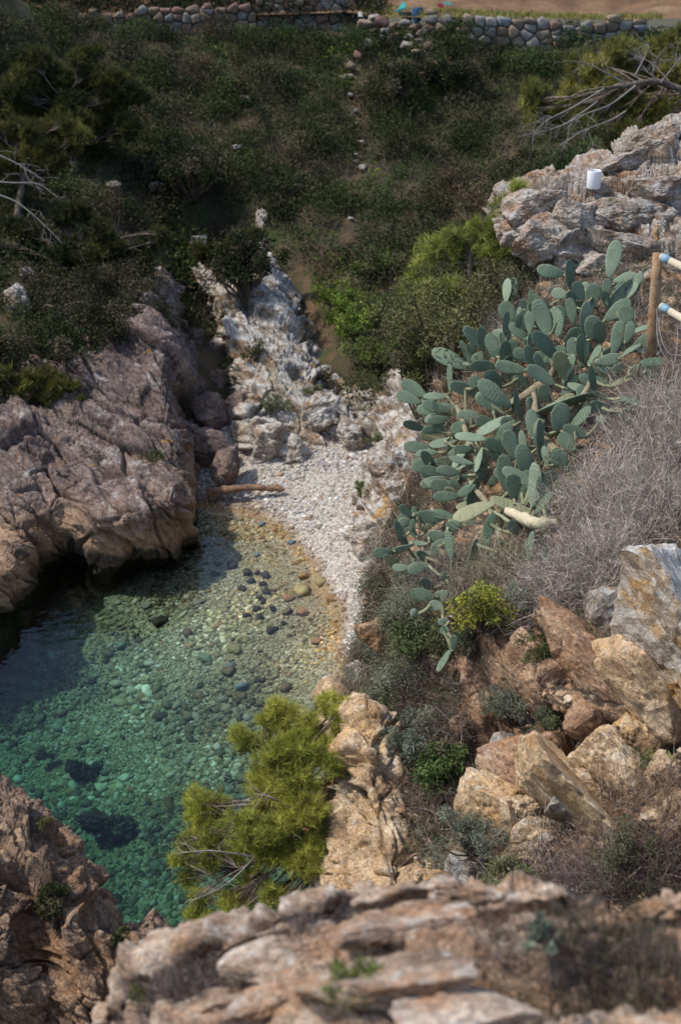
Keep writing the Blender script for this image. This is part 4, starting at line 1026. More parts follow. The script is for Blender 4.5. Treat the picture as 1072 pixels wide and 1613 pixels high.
# ------------------------------------------------------------------ scrub, grass on the far slope
r = np.random.default_rng(55)
Vh, Nh = SURF['hill']
hx, hy, hd = project(Vh)
inb = (hx > -80) & (hx < 1150) & (hy > 30) & (hy < 640)
idx = np.where(inb)[0]
td = np.minimum(seg_dist(hx, hy, TRAIL), seg_dist(hx, hy, TRAIL2))
NC = 3400
w_ = (hd[idx] ** 2); RIDGE = np.array([(395, 335), (430, 375), (458, 415), (478, 500), (530, 590)]); w_ = w_ * np.where(td[idx] < 13, .04, 1) * np.where(seg_dist(hx[idx], hy[idx], RIDGE) < 22, .0, 1) * np.where(seg_dist(hx[idx], hy[idx], np.array([(345, 420), (330, 470), (315, 560), (325, 640)])) < 30, .0, 1); ci = r.choice(idx, NC, p=w_ / w_.sum())
C = Vh[ci]; Rc = np.clip(r.lognormal(math.log(.25), .5, NC), .10, .85)
zone = fbm(C * .55, 3, 77); zone2 = fbm(C * .8, 3, 78)
cpx, cpy = hx[ci], hy[ci]
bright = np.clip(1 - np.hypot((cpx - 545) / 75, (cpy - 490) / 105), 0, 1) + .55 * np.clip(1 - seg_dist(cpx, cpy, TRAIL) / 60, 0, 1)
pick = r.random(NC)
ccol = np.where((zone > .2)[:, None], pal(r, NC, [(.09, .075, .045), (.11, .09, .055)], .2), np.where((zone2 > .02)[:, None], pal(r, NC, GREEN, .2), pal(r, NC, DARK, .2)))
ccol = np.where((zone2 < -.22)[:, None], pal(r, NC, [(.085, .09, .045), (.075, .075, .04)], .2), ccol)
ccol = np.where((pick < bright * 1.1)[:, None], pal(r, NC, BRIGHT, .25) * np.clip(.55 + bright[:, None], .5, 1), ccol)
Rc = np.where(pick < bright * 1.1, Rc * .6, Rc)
nl = np.clip((Rc / .26) ** 2 * 75, 25, 700).astype(int)
ii = np.repeat(np.arange(NC), nl); n = len(ii)
d = unit(r.normal(0, 1, (n, 3)) + np.array([0, -.2, .55]))
P = C[ii] + d * (Rc[ii] * np.power(r.random(n), .35))[:, None] * np.array([1, 1, .75])
V, F = leaves(P, d, np.clip(.05 + .05 * Rc[ii], .05, .085), .5, r)
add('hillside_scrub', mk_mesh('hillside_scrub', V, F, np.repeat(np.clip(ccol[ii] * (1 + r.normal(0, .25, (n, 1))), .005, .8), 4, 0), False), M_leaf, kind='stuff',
    label='low dark scrub covering the shaded far slope', cat='scrub')
# dry stems and grass on the same slope
NB_ = 16000
ci = r.choice(idx, NB_, p=w_ / w_.sum()); z_ = fbm(Vh[ci] * .55, 3, 77)
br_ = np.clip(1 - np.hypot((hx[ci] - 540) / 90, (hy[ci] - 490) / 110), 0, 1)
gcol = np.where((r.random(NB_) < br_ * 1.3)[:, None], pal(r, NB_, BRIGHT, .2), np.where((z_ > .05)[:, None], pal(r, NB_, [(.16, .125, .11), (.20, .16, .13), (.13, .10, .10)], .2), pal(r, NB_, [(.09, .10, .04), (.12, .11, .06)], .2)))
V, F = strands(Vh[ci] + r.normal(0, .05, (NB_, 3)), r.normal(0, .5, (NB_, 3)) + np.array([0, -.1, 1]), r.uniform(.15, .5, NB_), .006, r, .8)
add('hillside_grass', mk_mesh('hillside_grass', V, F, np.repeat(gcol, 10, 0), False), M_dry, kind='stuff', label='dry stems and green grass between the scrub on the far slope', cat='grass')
# bare trail stones
for i, (px, py, w) in enumerate([(570, 222, 12), (569, 258, 14), (563, 250, 9), (574, 262, 10), (556, 150, 14), (560, 172, 10), (553, 118, 14), (560, 196, 8), (552, 340, 10), (566, 240, 8)]):
    p, nn = surf_at('hill', px, py); V, F = stone_mesh(600 + i % 9, .6); s = w * .5 * project(p[None])[2][0] / FPX
    add('trail_stone', mk_mesh('trail_stone', V * s, F), M_grey, label='pale stone lying along the narrow trail up the far slope', cat='stone', group='pale stones along the trail', loc=p + np.array([0, -.1, s * .4]))
# grass along the terrace above the wall
Vt, Nt = SURF['terrace']; tx, ty, td_ = project(Vt)
near_ = np.where((Vt[:, 1] - wall_y(Vt[:, 0]) < 1.3) & (tx > 560) & (tx < 1040))[0]
ci = r.choice(near_, 4200)
V, F = strands(Vt[ci] + np.stack([r.normal(0, .12, 4200), r.normal(0, .12, 4200), 0 * ci], 1), r.normal(0, .5, (4200, 3)) + np.array([0, 0, 1]), r.uniform(.06, .16, 4200), .008, r, .8)
add('terrace_grass', mk_mesh('terrace_grass', V, F, np.repeat(pal(r, 4200, [(.20, .22, .05), (.24, .24, .06), (.15, .17, .045)], .2), 10, 0), False), M_dry, kind='stuff', label='short green grass along the top of the stone wall', cat='grass')

# ------------------------------------------------------------------ shrubs on the right hand slope
S2 = lambda x, y, off: depth_at('slope', x, y) + off
for i, (lab, px, py, off, w, h, cols, n, lf, wd, ncl) in enumerate([
    ('yellow green bush with fleshy leaves below the cactus', 762, 960, -.3, 80, 100, LIME, 2600, .035, .42, 30),
    ('dense green bush left of the yellow green bush', 672, 1010, -.2, 90, 90, [(.10, .135, .055), (.13, .165, .07)], 4200, .026, .6, 26),
    ('grey green feathery bush right of the yellow green bush', 820, 945, -.2, 60, 90, GREYG, 2600, .028, .25, 22),
    ('pale grey green bush at the cliff edge above the gravel', 640, 970, -.2, 80, 90, [(.20, .22, .15), (.16, .18, .11)], 3200, .026, .3, 24),
    ('grey green bush hanging at the cliff edge in the middle', 630, 1070, -.25, 100, 100, [(.18, .20, .14), (.22, .23, .17)], 3800, .026, .3, 26),
    ('green bush at the cliff edge beside the pine top', 600, 1110, -.25, 70, 70, [(.12, .15, .07), (.16, .18, .10)], 2400, .028, .35, 20),
    ('dark green glossy bush in the middle of the rock face', 700, 1215, -.3, 90, 90, [(.07, .105, .035), (.095, .135, .045)], 3600, .03, .6, 26),
    ('silvery bush left of the dark green glossy bush', 640, 1180, -.3, 70, 80, GREYG, 2600, .026, .3, 20),
    ('small silvery bush below the dark green glossy bush', 660, 1140, -.2, 60, 60, GREYG, 1800, .026, .3, 18),
    ('grey green feathery bush in front of the brown rocks', 805, 1110, -.3, 90, 70, GREYG, 2800, .03, .2, 24),
    ('dull green bush at the top of the rock face', 745, 1010, -.1, 60, 70, [(.13, .15, .10), (.10, .12, .07)], 1800, .026, .35, 16),
    ('green tuft beside the leaning slab', 1015, 1205, -.35, 60, 50, [(.12, .15, .05), (.15, .17, .07)], 1600, .04, .14, 16),
    ('green feathery plant above the large orange block', 865, 1140, -.3, 60, 60, [(.12, .14, .07), (.15, .17, .10)], 1500, .04, .16, 16),
    ('green plant in the shade under the dry grass', 860, 1020, -.25, 60, 50, [(.08, .10, .04), (.11, .13, .05)], 1400, .035, .2, 14),
    ('silvery bush low on the rock face by the foreground ledge', 740, 1320, -.3, 100, 80, GREYG, 3000, .03, .22, 24),
    ('greyish plant near the right end of the rock face', 975, 1330, -.3, 90, 80, [(.16, .16, .10), (.13, .14, .08)], 2200, .03, .2, 20),
    ('bright green plant just behind the foreground ledge', 820, 1390, -.3, 90, 50, [(.13, .17, .06), (.16, .20, .08)], 2000, .035, .3, 18),
    ('dark thicket behind the foreground ledge at the right edge', 1030, 1410, -.2, 130, 90, [(.06, .055, .04), (.08, .07, .05)], 2500, .035, .2, 22)]):
    shrub('shrub', lab, px, py, S2(px, py, off), w, h, cols, n, lf, wd, ncl, 700 + i)
for i, (lab, px, py, w, h, cols, n, L, lean, spread) in enumerate([
    ('large pale lilac grey dry bush right of the cactus', 990, 800, 200, 160, DRYC, 3000, .50, (-.2, -.15, 0), .42),
    ('tall dry stems at the right edge behind the pale dry bush', 1050, 690, 140, 120, DRYC, 3000, .5, (-.2, 0, 0), .5),
    ('dry straw clump under the right arm of the cactus', 1030, 620, 110, 80, [(.28, .23, .18), (.22, .17, .13)], 1800, .35, (-.2, 0, 0), .55),
    ('tangled dry grass hanging over the edge of the rust red block', 905, 905, 150, 90, DRYC, 4200, .38, (-.3, -.5, -.1), .65),
    ('thin dry grass at the foot of the cactus', 800, 895, 140, 60, [(.26, .24, .16), (.30, .26, .20), (.2, .2, .1)], 2600, .28, (-.1, -.3, 0), .65),
    ('dry twigs under the lowest cactus pads', 690, 920, 120, 80, [(.24, .21, .17), (.16, .13, .11)], 2200, .28, (-.2, -.3, 0), .7),
    ('dark stems coloured as the shade inside the upper half of the cactus', 850, 590, 300, 130, [(.085, .07, .05), (.12, .10, .07), (.06, .07, .04)], 3600, .20, (0, -.2, 0), .8),  # very dark stems stand in for the shade between the pads
    ('dark stems coloured as the shade inside the lower half of the cactus', 750, 730, 230, 130, [(.085, .07, .05), (.12, .10, .07), (.06, .07, .04)], 3200, .20, (0, -.2, 0), .8),  # same dark fill for the shade lower in the clump
    ('brown dry bush at the cliff edge beside the pine', 590, 1140, 100, 90, BROWN + DRYC[1:2], 2400, .28, (-.3, -.3, 0), .7),
    ('dark dry brush filling the hollow of the rock face', 690, 1130, 150, 110, BROWN + DRYC[3:], 3400, .32, (0, -.3, 0), .8),
    ('brown twigs below the dark green glossy bush', 690, 1290, 150, 100, BROWN + DRYC[1:2], 3000, .32, (0, -.3, 0), .8),
    ('reddish dry bush at the right of the rock face', 990, 1290, 130, 90, [(.25, .165, .11), (.20, .13, .09), (.28, .22, .16)], 1800, .32, (-.1, -.2, 0), .6),
    ('fine dry stems across the lower rock face', 850, 1340, 220, 80, DRYC + BROWN, 1500, .28, (0, -.2, 0), .8),
    ('scattered dry stalks on the large orange block', 890, 1170, 130, 110, [(.36, .31, .27), (.3, .25, .2)], 420, .30, (-.2, -.4, .1), .8),
    ('purplish brush behind the right end of the foreground ledge', 960, 1400, 220, 60, [(.15, .11, .11), (.20, .155, .15), (.11, .08, .08)], 2600, .36, (-.2, 0, 0), .8)]):
    twig_shrub('dry_shrub', lab, px, py, depth_at('slope', px, py), w, h, cols, n, L, .0022 if i not in (0, 3) else .002, 800 + i, lean=lean, spread=spread)
# plants and brush on the foreground ledge (out of focus)
for i, (lab, px, py, w, h, cols, n, L, lean) in enumerate([
    ('blurred dry brush at the bottom left of the foreground ledge', 330, 1580, 330, 60, [(.13, .10, .09), (.20, .16, .15), (.10, .08, .07)], 1500, .16, (0, .2, 0)),
    ('blurred brush in the hollow of the foreground ledge', 800, 1530, 260, 60, [(.12, .085, .065), (.18, .13, .10), (.12, .10, .07)], 700, .12, (0, .2, 0)),
    ('blurred dark brush at the right end of the foreground ledge', 1000, 1540, 220, 90, [(.09, .07, .06), (.14, .11, .095), (.09, .085, .05)], 1500, .19, (-.1, .2, 0)),
    ('blurred grass along the very bottom of the picture', 760, 1610, 460, 40, [(.12, .11, .06), (.15, .115, .08), (.10, .08, .05)], 700, .10, (0, .2, 0))]):
    twig_shrub('dry_shrub', lab, px, py, depth_at('fore', px, py), w, h, cols, n, L, .0016, 840 + i, lean=lean, spread=.6, key='fore')
for i, (lab, px, py, w, h, cols, n) in enumerate([
    ('blurred bright green plant low in the foreground centre', 560, 1545, 90, 80, [(.13, .17, .035), (.10, .14, .03)], 900),
    ('blurred green plant on the left end of the foreground ledge', 245, 1555, 90, 50, [(.11, .13, .035), (.08, .10, .03)], 900),
    ('blurred olive plant at the right end of the foreground ledge', 1010, 1480, 130, 80, [(.06, .065, .03), (.08, .08, .04)], 1200),
    ('blurred grey green plant in the crack of the foreground ledge', 850, 1470, 60, 40, [(.14, .17, .13)], 500)]):
    shrub('plant', lab, px, py, depth_at('fore', px, py) - .05, w, h, cols, n, .022, .3, 16, 860 + i, cat='plant')
# small plants on the cliffs and the near rock
for i, (lab, key, px, py, w, h, cols, n, lf) in enumerate([
    ('green plant growing on the face of the pale outcrop', 'mid', 425, 635, 60, 50, [(.10, .13, .05), (.13, .16, .07)], 900, .05),
    ('green tuft on the right shoulder of the pale outcrop', 'mid', 495, 620, 40, 30, [(.11, .13, .05)], 500, .05),
    ('dark plant on the white ridge of the pale outcrop', 'mid', 400, 560, 40, 50, [(.06, .075, .03)], 600, .05),
    ('green plant at the foot of the pale outcrop', 'mid', 505, 735, 30, 14, [(.10, .15, .04)], 300, .045),
    ('green tuft low on the tilted ridge by the beach', 'beachrock', 568, 770, 20, 34, [(.14, .17, .06)], 350, .045),
    ('green tuft high on the tilted ridge by the beach', 'beachrock', 595, 690, 26, 20, [(.14, .17, .06)], 350, .045),
    ('dull bush at the top of the tilted ridge by the beach', 'beachrock', 600, 600, 80, 30, [(.09, .10, .04), (.12, .12, .05)], 1200, .055),
    ('small green tuft on the slab cliff above its sunlit-coloured foot', 'left', 240, 718, 36, 14, [(.10, .12, .05)], 350, .045),
    ('dark green bush in the crease of the near sea rock', 'near', 82, 1425, 60, 90, [(.05, .06, .025), (.075, .085, .035)], 1700, .03),
    ('small dark bush in the lower crack of the near sea rock', 'near', 190, 1480, 36, 36, [(.06, .07, .03)], 700, .03),
    ('small green tuft on the ridge of the near sea rock', 'near', 70, 1296, 24, 16, [(.16, .17, .06)], 350, .025)]):
    shrub('plant', lab, px, py, depth_at(key, px, py) - .05, w, h, cols, n, lf, .4, 12, 900 + i, cat='plant')

# ------------------------------------------------------------------ ground cover on the right hand slope
r = np.random.default_rng(91)
Vs, Ns = SURF['slope']; sx_, sy_, sd_ = project(Vs)
g1 = fbm(Vs * 1.3, 3, 301); g2 = fbm(Vs * 2.2 + 5, 3, 302)
ins = (sx_ > 520) & (sx_ < 1500) & (sy_ > 400) & (sy_ < 1460)
def pick_slope(n, wt):
    ix = np.where(ins)[0]; w = np.clip(wt[ix], 0, None) * sd_[ix] ** 2; return r.choice(ix, n, p=w / w.sum())
cov = np.clip(.25 + 1.3 * g1, 0, 1) * np.where(sy_ < 930, 1.0, np.where(sx_ < 750, 1.0, .15))
NCL = 2600
ci = pick_slope(NCL, cov * np.where(sy_ < 900, .3, 1) + .9 * np.clip(1 - seg_dist(sx_, sy_, np.array([(650, 930), (620, 1010), (610, 1090), (660, 1160), (680, 1260)])) / 75, 0, 1)); Rc = np.clip(r.lognormal(math.log(.08), .45, NCL), .03, .22)
cc = np.where((g2[ci] > .1)[:, None], pal(r, NCL, GREYG, .15), np.where((g2[ci] > -.15)[:, None], pal(r, NCL, [(.12, .14, .07), (.15, .16, .085)], .2), pal(r, NCL, [(.16, .13, .10), (.20, .16, .12)], .2)))
nl = np.clip((Rc / .075) ** 2 * 55, 15, 260).astype(int); ii = np.repeat(np.arange(NCL), nl); n = len(ii)
d = unit(r.normal(0, 1, (n, 3)) + np.array([-.1, -.2, .6])); P = Vs[ci][ii] + d * (Rc[ii] * np.power(r.random(n), .4))[:, None]
V, F = leaves(P, d, .026, .3, r)
add('slope_ground_cover', mk_mesh('slope_ground_cover', V, F, np.repeat(np.clip(cc[ii] * (1 + r.normal(0, .2, (n, 1))), .005, .8), 4, 0), False), M_leaf, kind='stuff', label='low grey green ground cover scattered over the rocky slope', cat='ground cover')
NS = 40000
ci = pick_slope(NS, np.clip(.3 + 1.1 * g2, .03, 1) * np.where(sy_ < 960, 1.2, np.where(sx_ < 760, .8, .10)))
V, F = strands(Vs[ci] + r.normal(0, .01, (NS, 3)), r.normal(0, .7, (NS, 3)) + np.array([-.15, -.25, .8]), r.uniform(.08, .30, NS), .0018, r, .9)
add('slope_dry_grass', mk_mesh('slope_dry_grass', V, F, np.repeat(pal(r, NS, DRYC + [(.25, .21, .13), (.17, .16, .08)], .2), 10, 0), False), M_dry, kind='stuff', label='thin dry grass and stalks scattered over the rocky slope', cat='grass')
# scattered chips of stone on the slope
NP_ = 3600
ci = pick_slope(NP_, np.clip(.3 - 1.0 * g1, .05, 1) * np.where(sy_ < 930, .015, 1))
V, F, c = pebbles(Vs[ci], np.clip(r.lognormal(math.log(.022), .6, NP_), .008, .045), palette(r, NP_, [(.40, .28, .17), (.28, .16, .09), (.52, .43, .32), (.36, .32, .27)], [3, 3, 2, 2]), 5, .7)
add('slope_rubble', mk_mesh('slope_rubble', V, F, c, False), M_peb, kind='stuff', label='broken stone chips scattered over the rocky slope', cat='rubble')
# scrub above the left wall
ix = np.where((tx < 600) & (tx > -60) & (Vt[:, 1] - wall_y(Vt[:, 0]) < 5))[0]
ix = ix[Vt[ix, 1] - wall_y(Vt[ix, 0]) < 2.6]; ci = r.choice(ix, 1100); Rc = r.uniform(.2, .55, 1100); nl = 80; ii = np.repeat(np.arange(1100), nl); n = len(ii)
d = unit(r.normal(0, 1, (n, 3)) + np.array([0, -.2, .5])); P = Vt[ci][ii] + d * (Rc[ii] * np.power(r.random(n), .35))[:, None] + np.array([0, .3, 0])
V, F = leaves(P, d, .09, .5, r)
add('terrace_scrub', mk_mesh('terrace_scrub', V, F, np.repeat(pal(r, 1100, DARK + BROWN[:1], .2)[ii], 4, 0), False), M_leaf, kind='stuff', label='dark scrub above the wall at the upper left', cat='scrub')
# ------------------------------------------------------------------ prickly pear
PADS4 = [ # base x,y  tip x,y  apparent width (enlarged view of the clump)
(845,155,868,55,48),(710,145,635,128,40),(728,195,722,112,28),(765,225,745,175,36),(718,210,675,200,36),(765,245,725,205,34),(785,260,800,185,48),(770,190,775,170,22),(835,215,840,165,30),(850,215,910,170,20),
(870,235,925,180,30),(925,185,945,145,26),(830,290,900,235,45),(890,300,905,250,50),(860,395,880,305,42),(900,360,915,300,30),(905,330,970,305,16),(880,405,930,370,14),(525,235,528,168,26),(545,300,520,240,48),
(595,275,602,205,26),(660,340,625,240,52),(690,340,675,262,50),(735,300,725,230,32),(768,340,775,245,36),(790,350,800,285,55),(820,360,812,300,40),(705,360,750,320,40),(590,350,545,305,34),(600,330,597,270,30),
(520,330,527,270,22),(560,320,565,275,22),(465,385,405,320,36),(495,405,475,340,40),(520,395,510,335,22),(555,420,545,358,38),(600,440,598,345,20),(690,410,620,340,44),(415,440,312,390,46),(430,400,410,365,30),
(500,430,425,430,36),(590,445,505,430,40),(680,490,605,440,40),(720,480,690,400,48),(725,400,740,350,44),(760,420,760,345,34),(780,430,815,375,18),(800,420,870,405,36),(905,440,990,440,38),(940,420,1008,415,30),
(890,455,870,430,40),(275,525,210,485,42),(260,545,195,520,36),(345,525,280,525,22),(350,520,350,440,14),(370,560,265,565,42),(445,520,365,490,36),(450,490,415,475,40),(540,560,455,490,52),(490,510,440,530,36),
(510,500,470,455,44),(350,595,290,600,28),(275,630,215,610,28),(340,620,275,630,28),(460,600,385,585,42),(400,605,360,630,34),(540,585,450,635,30),(575,605,555,515,22),(555,600,500,655,40),(610,660,605,580,40),
(680,640,700,560,55),(610,580,770,525,16),(800,520,730,490,24),(805,530,790,445,22),(860,550,800,515,20),(870,545,928,540,32),(860,580,800,550,34),(880,565,960,590,26),(840,585,815,605,30),(780,650,715,625,40),
(290,690,218,680,36),(315,700,255,705,26),(380,655,300,675,24),(465,660,380,650,28),(280,715,240,750,30),(330,765,265,755,34),(385,765,320,755,32),(340,780,270,800,36),(420,690,370,690,28),(425,735,360,720,22),
(555,725,530,645,48),(520,705,470,665,38),(635,745,630,620,18),(655,745,645,690,24),(590,780,575,690,50),(525,825,520,725,50),(620,805,530,760,40),(550,850,545,780,48),(605,875,615,755,36),(645,900,640,785,44),
(625,895,500,850,34),(495,855,380,900,34),(410,770,355,795,28),(440,770,415,860,28),(385,835,310,838,32),(430,800,385,830,28),(340,905,252,902,44),(370,905,305,890,26),(385,920,345,935,36),(490,880,465,955,36),
(515,875,500,945,28),(610,945,575,1070,32),(505,1010,460,1070,46),(650,1000,655,1050,34),(230,905,200,870,24),(235,925,195,915,30),(238,915,238,875,18),(225,950,235,915,18),(285,985,230,982,16),(230,990,175,1010,24),
(172,1012,118,1015,34),(335,955,285,965,36),(340,970,300,1010,40),(355,1040,345,960,26),(295,1045,255,1015,24),(285,1060,228,1062,30),(225,1062,178,1060,26),
(640,420,700,380,40),(560,480,520,430,40),(660,560,640,500,44),(700,540,735,470,44),(610,520,560,470,40),(500,620,440,600,40),(570,640,520,600,40),(640,600,600,540,40),(450,700,400,690,36),(480,740,440,700,38),
(470,800,440,740,40),(560,800,500,760,40),(690,830,660,770,50),(700,870,690,800,44),(720,760,680,700,48),(740,700,700,650,46),(780,560,760,500,40),(830,470,810,410,38),(850,480,880,430,36),(300,560,265,540,30),
(330,660,280,655,30),(420,640,380,620,36),(400,580,360,570,34),(580,420,560,380,34),(640,470,610,400,40),(700,300,690,250,38),(660,270,640,230,30),(740,260,720,225,30),(800,330,760,300,40),(560,960,540,920,34),(430,900,400,930,30)]
PADS5 = [(285,60,228,75,36),(350,60,302,115,30),(385,100,330,100,24),(300,135,265,110,26),(305,160,238,150,40),(380,150,310,160,38),(380,205,368,165,28),(350,235,318,238,24),(315,245,262,262,40),(345,275,325,258,30),
(360,330,362,285,26),(355,320,315,380,16),(400,170,412,145,26),(250,215,230,205,26),(330,190,290,185,34),(350,130,330,90,30)]
K5 = 1072 / 540.0
pads = [(532 + a / K5, 360 + b_ / K5, 532 + c / K5, 360 + d_ / K5, w / K5) for a, b_, c, d_, w in PADS4] + [(532 + a / K5, 860 + b_ / K5, 532 + c / K5, 860 + d_ / K5, w / K5) for a, b_, c, d_, w in PADS5]
def pad_mesh(seed):
    r = np.random.default_rng(seed)
    nu, nr = 14, 5            # rim points, rings from rim to middle
    a = np.linspace(0, 2 * math.pi, nu, endpoint=False)
    y = .5 - .5 * np.cos(a); k = .12 * r.random()
    prof = np.sin(a) * (.62 + .30 * y - .12 * (1 - y) ** 2) * (1 + .04 * r.normal(0, 1, nu))
    V, F = [], []
    rings = [(1.0, .0), (.96, .55), (.80, .85), (.45, 1.0)]
    bend = r.normal(0, .06); warp = r.normal(0, .10)
    def pos(f, h, s):
        x = prof * f * .62; yy = .5 + (y - .5) * f
        z = s * h * (.5 + .25 * (1 - yy)) + bend * np.sin(yy * 3.1) + warp * x * (yy - .4)
        return np.stack([x, yy, z * np.ones(nu)], 1)
    V.append(pos(1, 0, 1))
    for s in (1, -1):
        for f, h in rings[1:]: V.append(pos(f, h * .12, s))
    V = np.concatenate(V)
    cen = [len(V), len(V) + 1]
    V = np.concatenate([V, [[0, .5, .125 * .62 + bend], [0, .5, -.125 * .62 + bend]]])
    j = np.arange(nu); j2 = (j + 1) % nu; tris = []
    for s, o in ((1, [0, 1, 2, 3]), (-1, [0, 4, 5, 6])):
        for p_, q_ in zip(o[:-1], o[1:]):
            A = np.stack([p_ * nu + j, p_ * nu + j2, q_ * nu + j2], 1); B = np.stack([p_ * nu + j, q_ * nu + j2, q_ * nu + j], 1)
            tris += [A, B] if s > 0 else [A[:, ::-1], B[:, ::-1]]
        c_ = np.full(nu, cen[0 if s > 0 else 1]); T = np.stack([o[-1] * nu + j, o[-1] * nu + j2, c_], 1)
        tris.append(T if s > 0 else T[:, ::-1])
    return mk_mesh('pad', V, np.concatenate(tris))
def pad_material(name, c0, c1, dots=(.42, .44, .33)):
    m, nt, b = new_mat(name); nb = NB(nt)
    oi = nb.n('ObjectInfo'); tc = nb.n('TexCoord'); g = nb.n('NewGeometry')
    c = nb.mix(oi.outputs['Random'], c0, c1)
    c = nb.mix(.7, c, nb.ramp(nb.noise(g.outputs['Position'], 9, 6, .6), [(.3, .72), (.55, 1.0), (.75, 1.18)]), 'MULTIPLY')
    v = nb.n('TexVoronoi'); nb.put(v.inputs['Vector'], tc.outputs['Object']); v.inputs['Scale'].default_value = 11; v.inputs['Randomness'].default_value = .35
    c = nb.mix(nb.math('MULTIPLY', nb.step(v.outputs['Distance'], .26, .16), .55), c, dots)
    nb.put(b.inputs['Base Color'], c); b.inputs['Roughness'].default_value = .62; b.inputs['Specular IOR Level'].default_value = .2
    bp = nb.n('Bump'); bp.inputs['Strength'].default_value = .35; bp.inputs['Distance'].default_value = .02
    nb.put(bp.inputs['Height'], nb.step(v.outputs['Distance'], .4, .1)); nb.put(b.inputs['Normal'], bp.outputs[0])
    return m
M_pad = pad_material('cactus_pad', (.085, .135, .088), (.215, .28, .195))
M_pado = pad_material('cactus_pad_old', (.20, .215, .12), (.26, .27, .16))
pmes = [pad_mesh(s) for s in range(8)]
for q in pmes: q.materials.append(M_pad)
pold = [pad_mesh(s + 20) for s in range(2)]
for q in pold: q.materials.append(M_pado)
r = np.random.default_rng(21)
root = surf_at('slope', 790, 760)[0]
# deeper pads that fill the inside of the clump
dense = [(a_, b_, c_, d_, w_) for (a_, b_, c_, d_, w_) in pads]
FILL = []
for k in range(118):
    a_, b_, c_, d_, w_ = dense[r.integers(0, 125)]
    an = math.atan2(d_ - b_, c_ - a_) + r.normal(0, .7); L_ = r.uniform(26, 46); x_ = a_ + r.normal(0, 16) + 6; y_ = b_ + r.normal(0, 16) + 4
    FILL.append((x_, y_, x_ + L_ * math.cos(an), y_ + L_ * math.sin(an), L_ * r.uniform(.25, .5)))
pads = pads + FILL
cact = add('prickly_pear_cactus', None, label='large sprawling prickly pear cactus covering the upper slope', cat='cactus', loc=root)
ptip, pbase = [], []
for i, (x0, y0, x1, y1, w) in enumerate(pads):
    xm, ym = (x0 + x1) / 2, (y0 + y1) / 2
    infill = (i >= 127 and i < len(PADS4)) or i >= len(PADS4) + len(PADS5)
    low = ym > 880
    ts = depth_at('slope', min(max(xm, 690), 1040), ym)
    lift = .18 if low else .30 + .26 * r.random()
    tb = ts - lift + r.normal(0, .10) + (.24 if infill else 0)
    La = math.hypot(x1 - x0, y1 - y0) * tb / FPX
    B = W(x0, y0, tb)
    dt = (r.normal(0, .22) + .38 * (y1 - y0) / math.hypot(x1 - x0, y1 - y0)) * La
    Tq = W(x1, y1, tb + dt)
    ax = Tq - B; L = np.linalg.norm(ax); ax = ax / L
    view = unit(np.array([0, 0, CAM_H]) - B)
    nf = unit(view - ax * (view @ ax)); sd = np.cross(ax, nf)
    w *= .92; wt = max(w * tb / FPX, L * .40); cosr = min(1, w * tb / FPX / wt)
    ang = math.acos(max(.12, cosr)) * (1 if r.random() < .5 else -1) + r.normal(0, .12)
    n_ = nf * math.cos(ang) + sd * math.sin(ang)
    if n_[2] < 0 and r.random() < .6 and abs(ang) > .3:
        n_ = nf * math.cos(-ang) + sd * math.sin(-ang)
    x_ = np.cross(ax, n_)
    old = i in (43, 101, 100) or (infill and r.random() < .12)
    me = pold[i % 2] if old else pmes[r.integers(0, 8)]
    o = add('pad', me, parent=cact)
    L *= 1.2; sw = wt * 1.12 / .92 ; th = .26 * (.8 + .4 * r.random()) * max(L, .22)
    M = Matrix(((x_[0] * sw, ax[0] * L, n_[0] * th, B[0] - root[0]), (x_[1] * sw, ax[1] * L, n_[1] * th, B[1] - root[1]), (x_[2] * sw, ax[2] * L, n_[2] * th, B[2] - root[2]), (0, 0, 0, 1)))
    o.matrix_local = M
    ptip.append(Tq); pbase.append(B)
# woody stems that carry the pads: each pad base is tied back to the pad below it or to the ground
M_wood = solid('cactus_wood', (.25, .21, .14), .85, .35, 25)
M_cream = solid('cactus_cream_wood', (.52, .47, .32), .85, .25, 25)
def stem(pts, r0, r1, mat=M_wood):
    p = cr(pts, 12); V, F = tube(p, np.linspace(r0, r1, 12), 7)
    V = V + np.stack([fbm(V * 14 + q, 2, 40 + q) for q in range(3)], 1) * r0 * .5
    add('stem', mk_mesh('stem', V - root, F), mat, cact)
pb_ = np.array(pbase); pt_ = np.array(ptip)
for i in range(len(pb_)):
    e_ = np.linalg.norm((pt_ + pb_ * 0) - pb_[i], axis=1); e2 = np.linalg.norm((pt_ * .6 + pb_ * .4) - pb_[i], axis=1)
    e_[i] = e2[i] = 9
    j = int(np.argmin(np.minimum(e_, e2))); dmin = min(e_[j], e2[j])
    q = pt_[j] if e_[j] < e2[j] else pt_[j] * .6 + pb_[j] * .4
    if dmin < .34 and dmin > .03: stem([q, (q + pb_[i]) / 2 + np.array([0, 0, -.01]), pb_[i] + (pt_[i] - pb_[i]) * .06], .017, .013, M_pado)
    elif dmin >= .34:
        px_, py_, _ = project(pb_[i][None]); g_ = surf_at('slope', float(px_[0]) + 20, float(py_[0]) + 25)[0]
        stem([g_, (g_ + pb_[i]) / 2 + np.array([0, -.05, .02]), pb_[i] + (pt_[i] - pb_[i]) * .06], .02, .015, M_pado)
G_ = lambda x, y: surf_at('slope', x, y)[0]
for a, b_, c_, r0 in [((800, 640), (860, 600), (880, 560), .055), ((880, 720), (850, 680), (840, 620), .05), ((760, 740), (740, 700), (720, 640), .045), ((880, 680), (910, 640), (930, 600), .045), ((790, 860), (770, 800), (740, 760), .04), ((700, 880), (690, 840), (680, 800), .035)]:
    stem([G_(*a), W(*b_, depth_at('slope', *b_) - .2), W(*c_, depth_at('slope', *c_) - .42)], r0, r0 * .6)
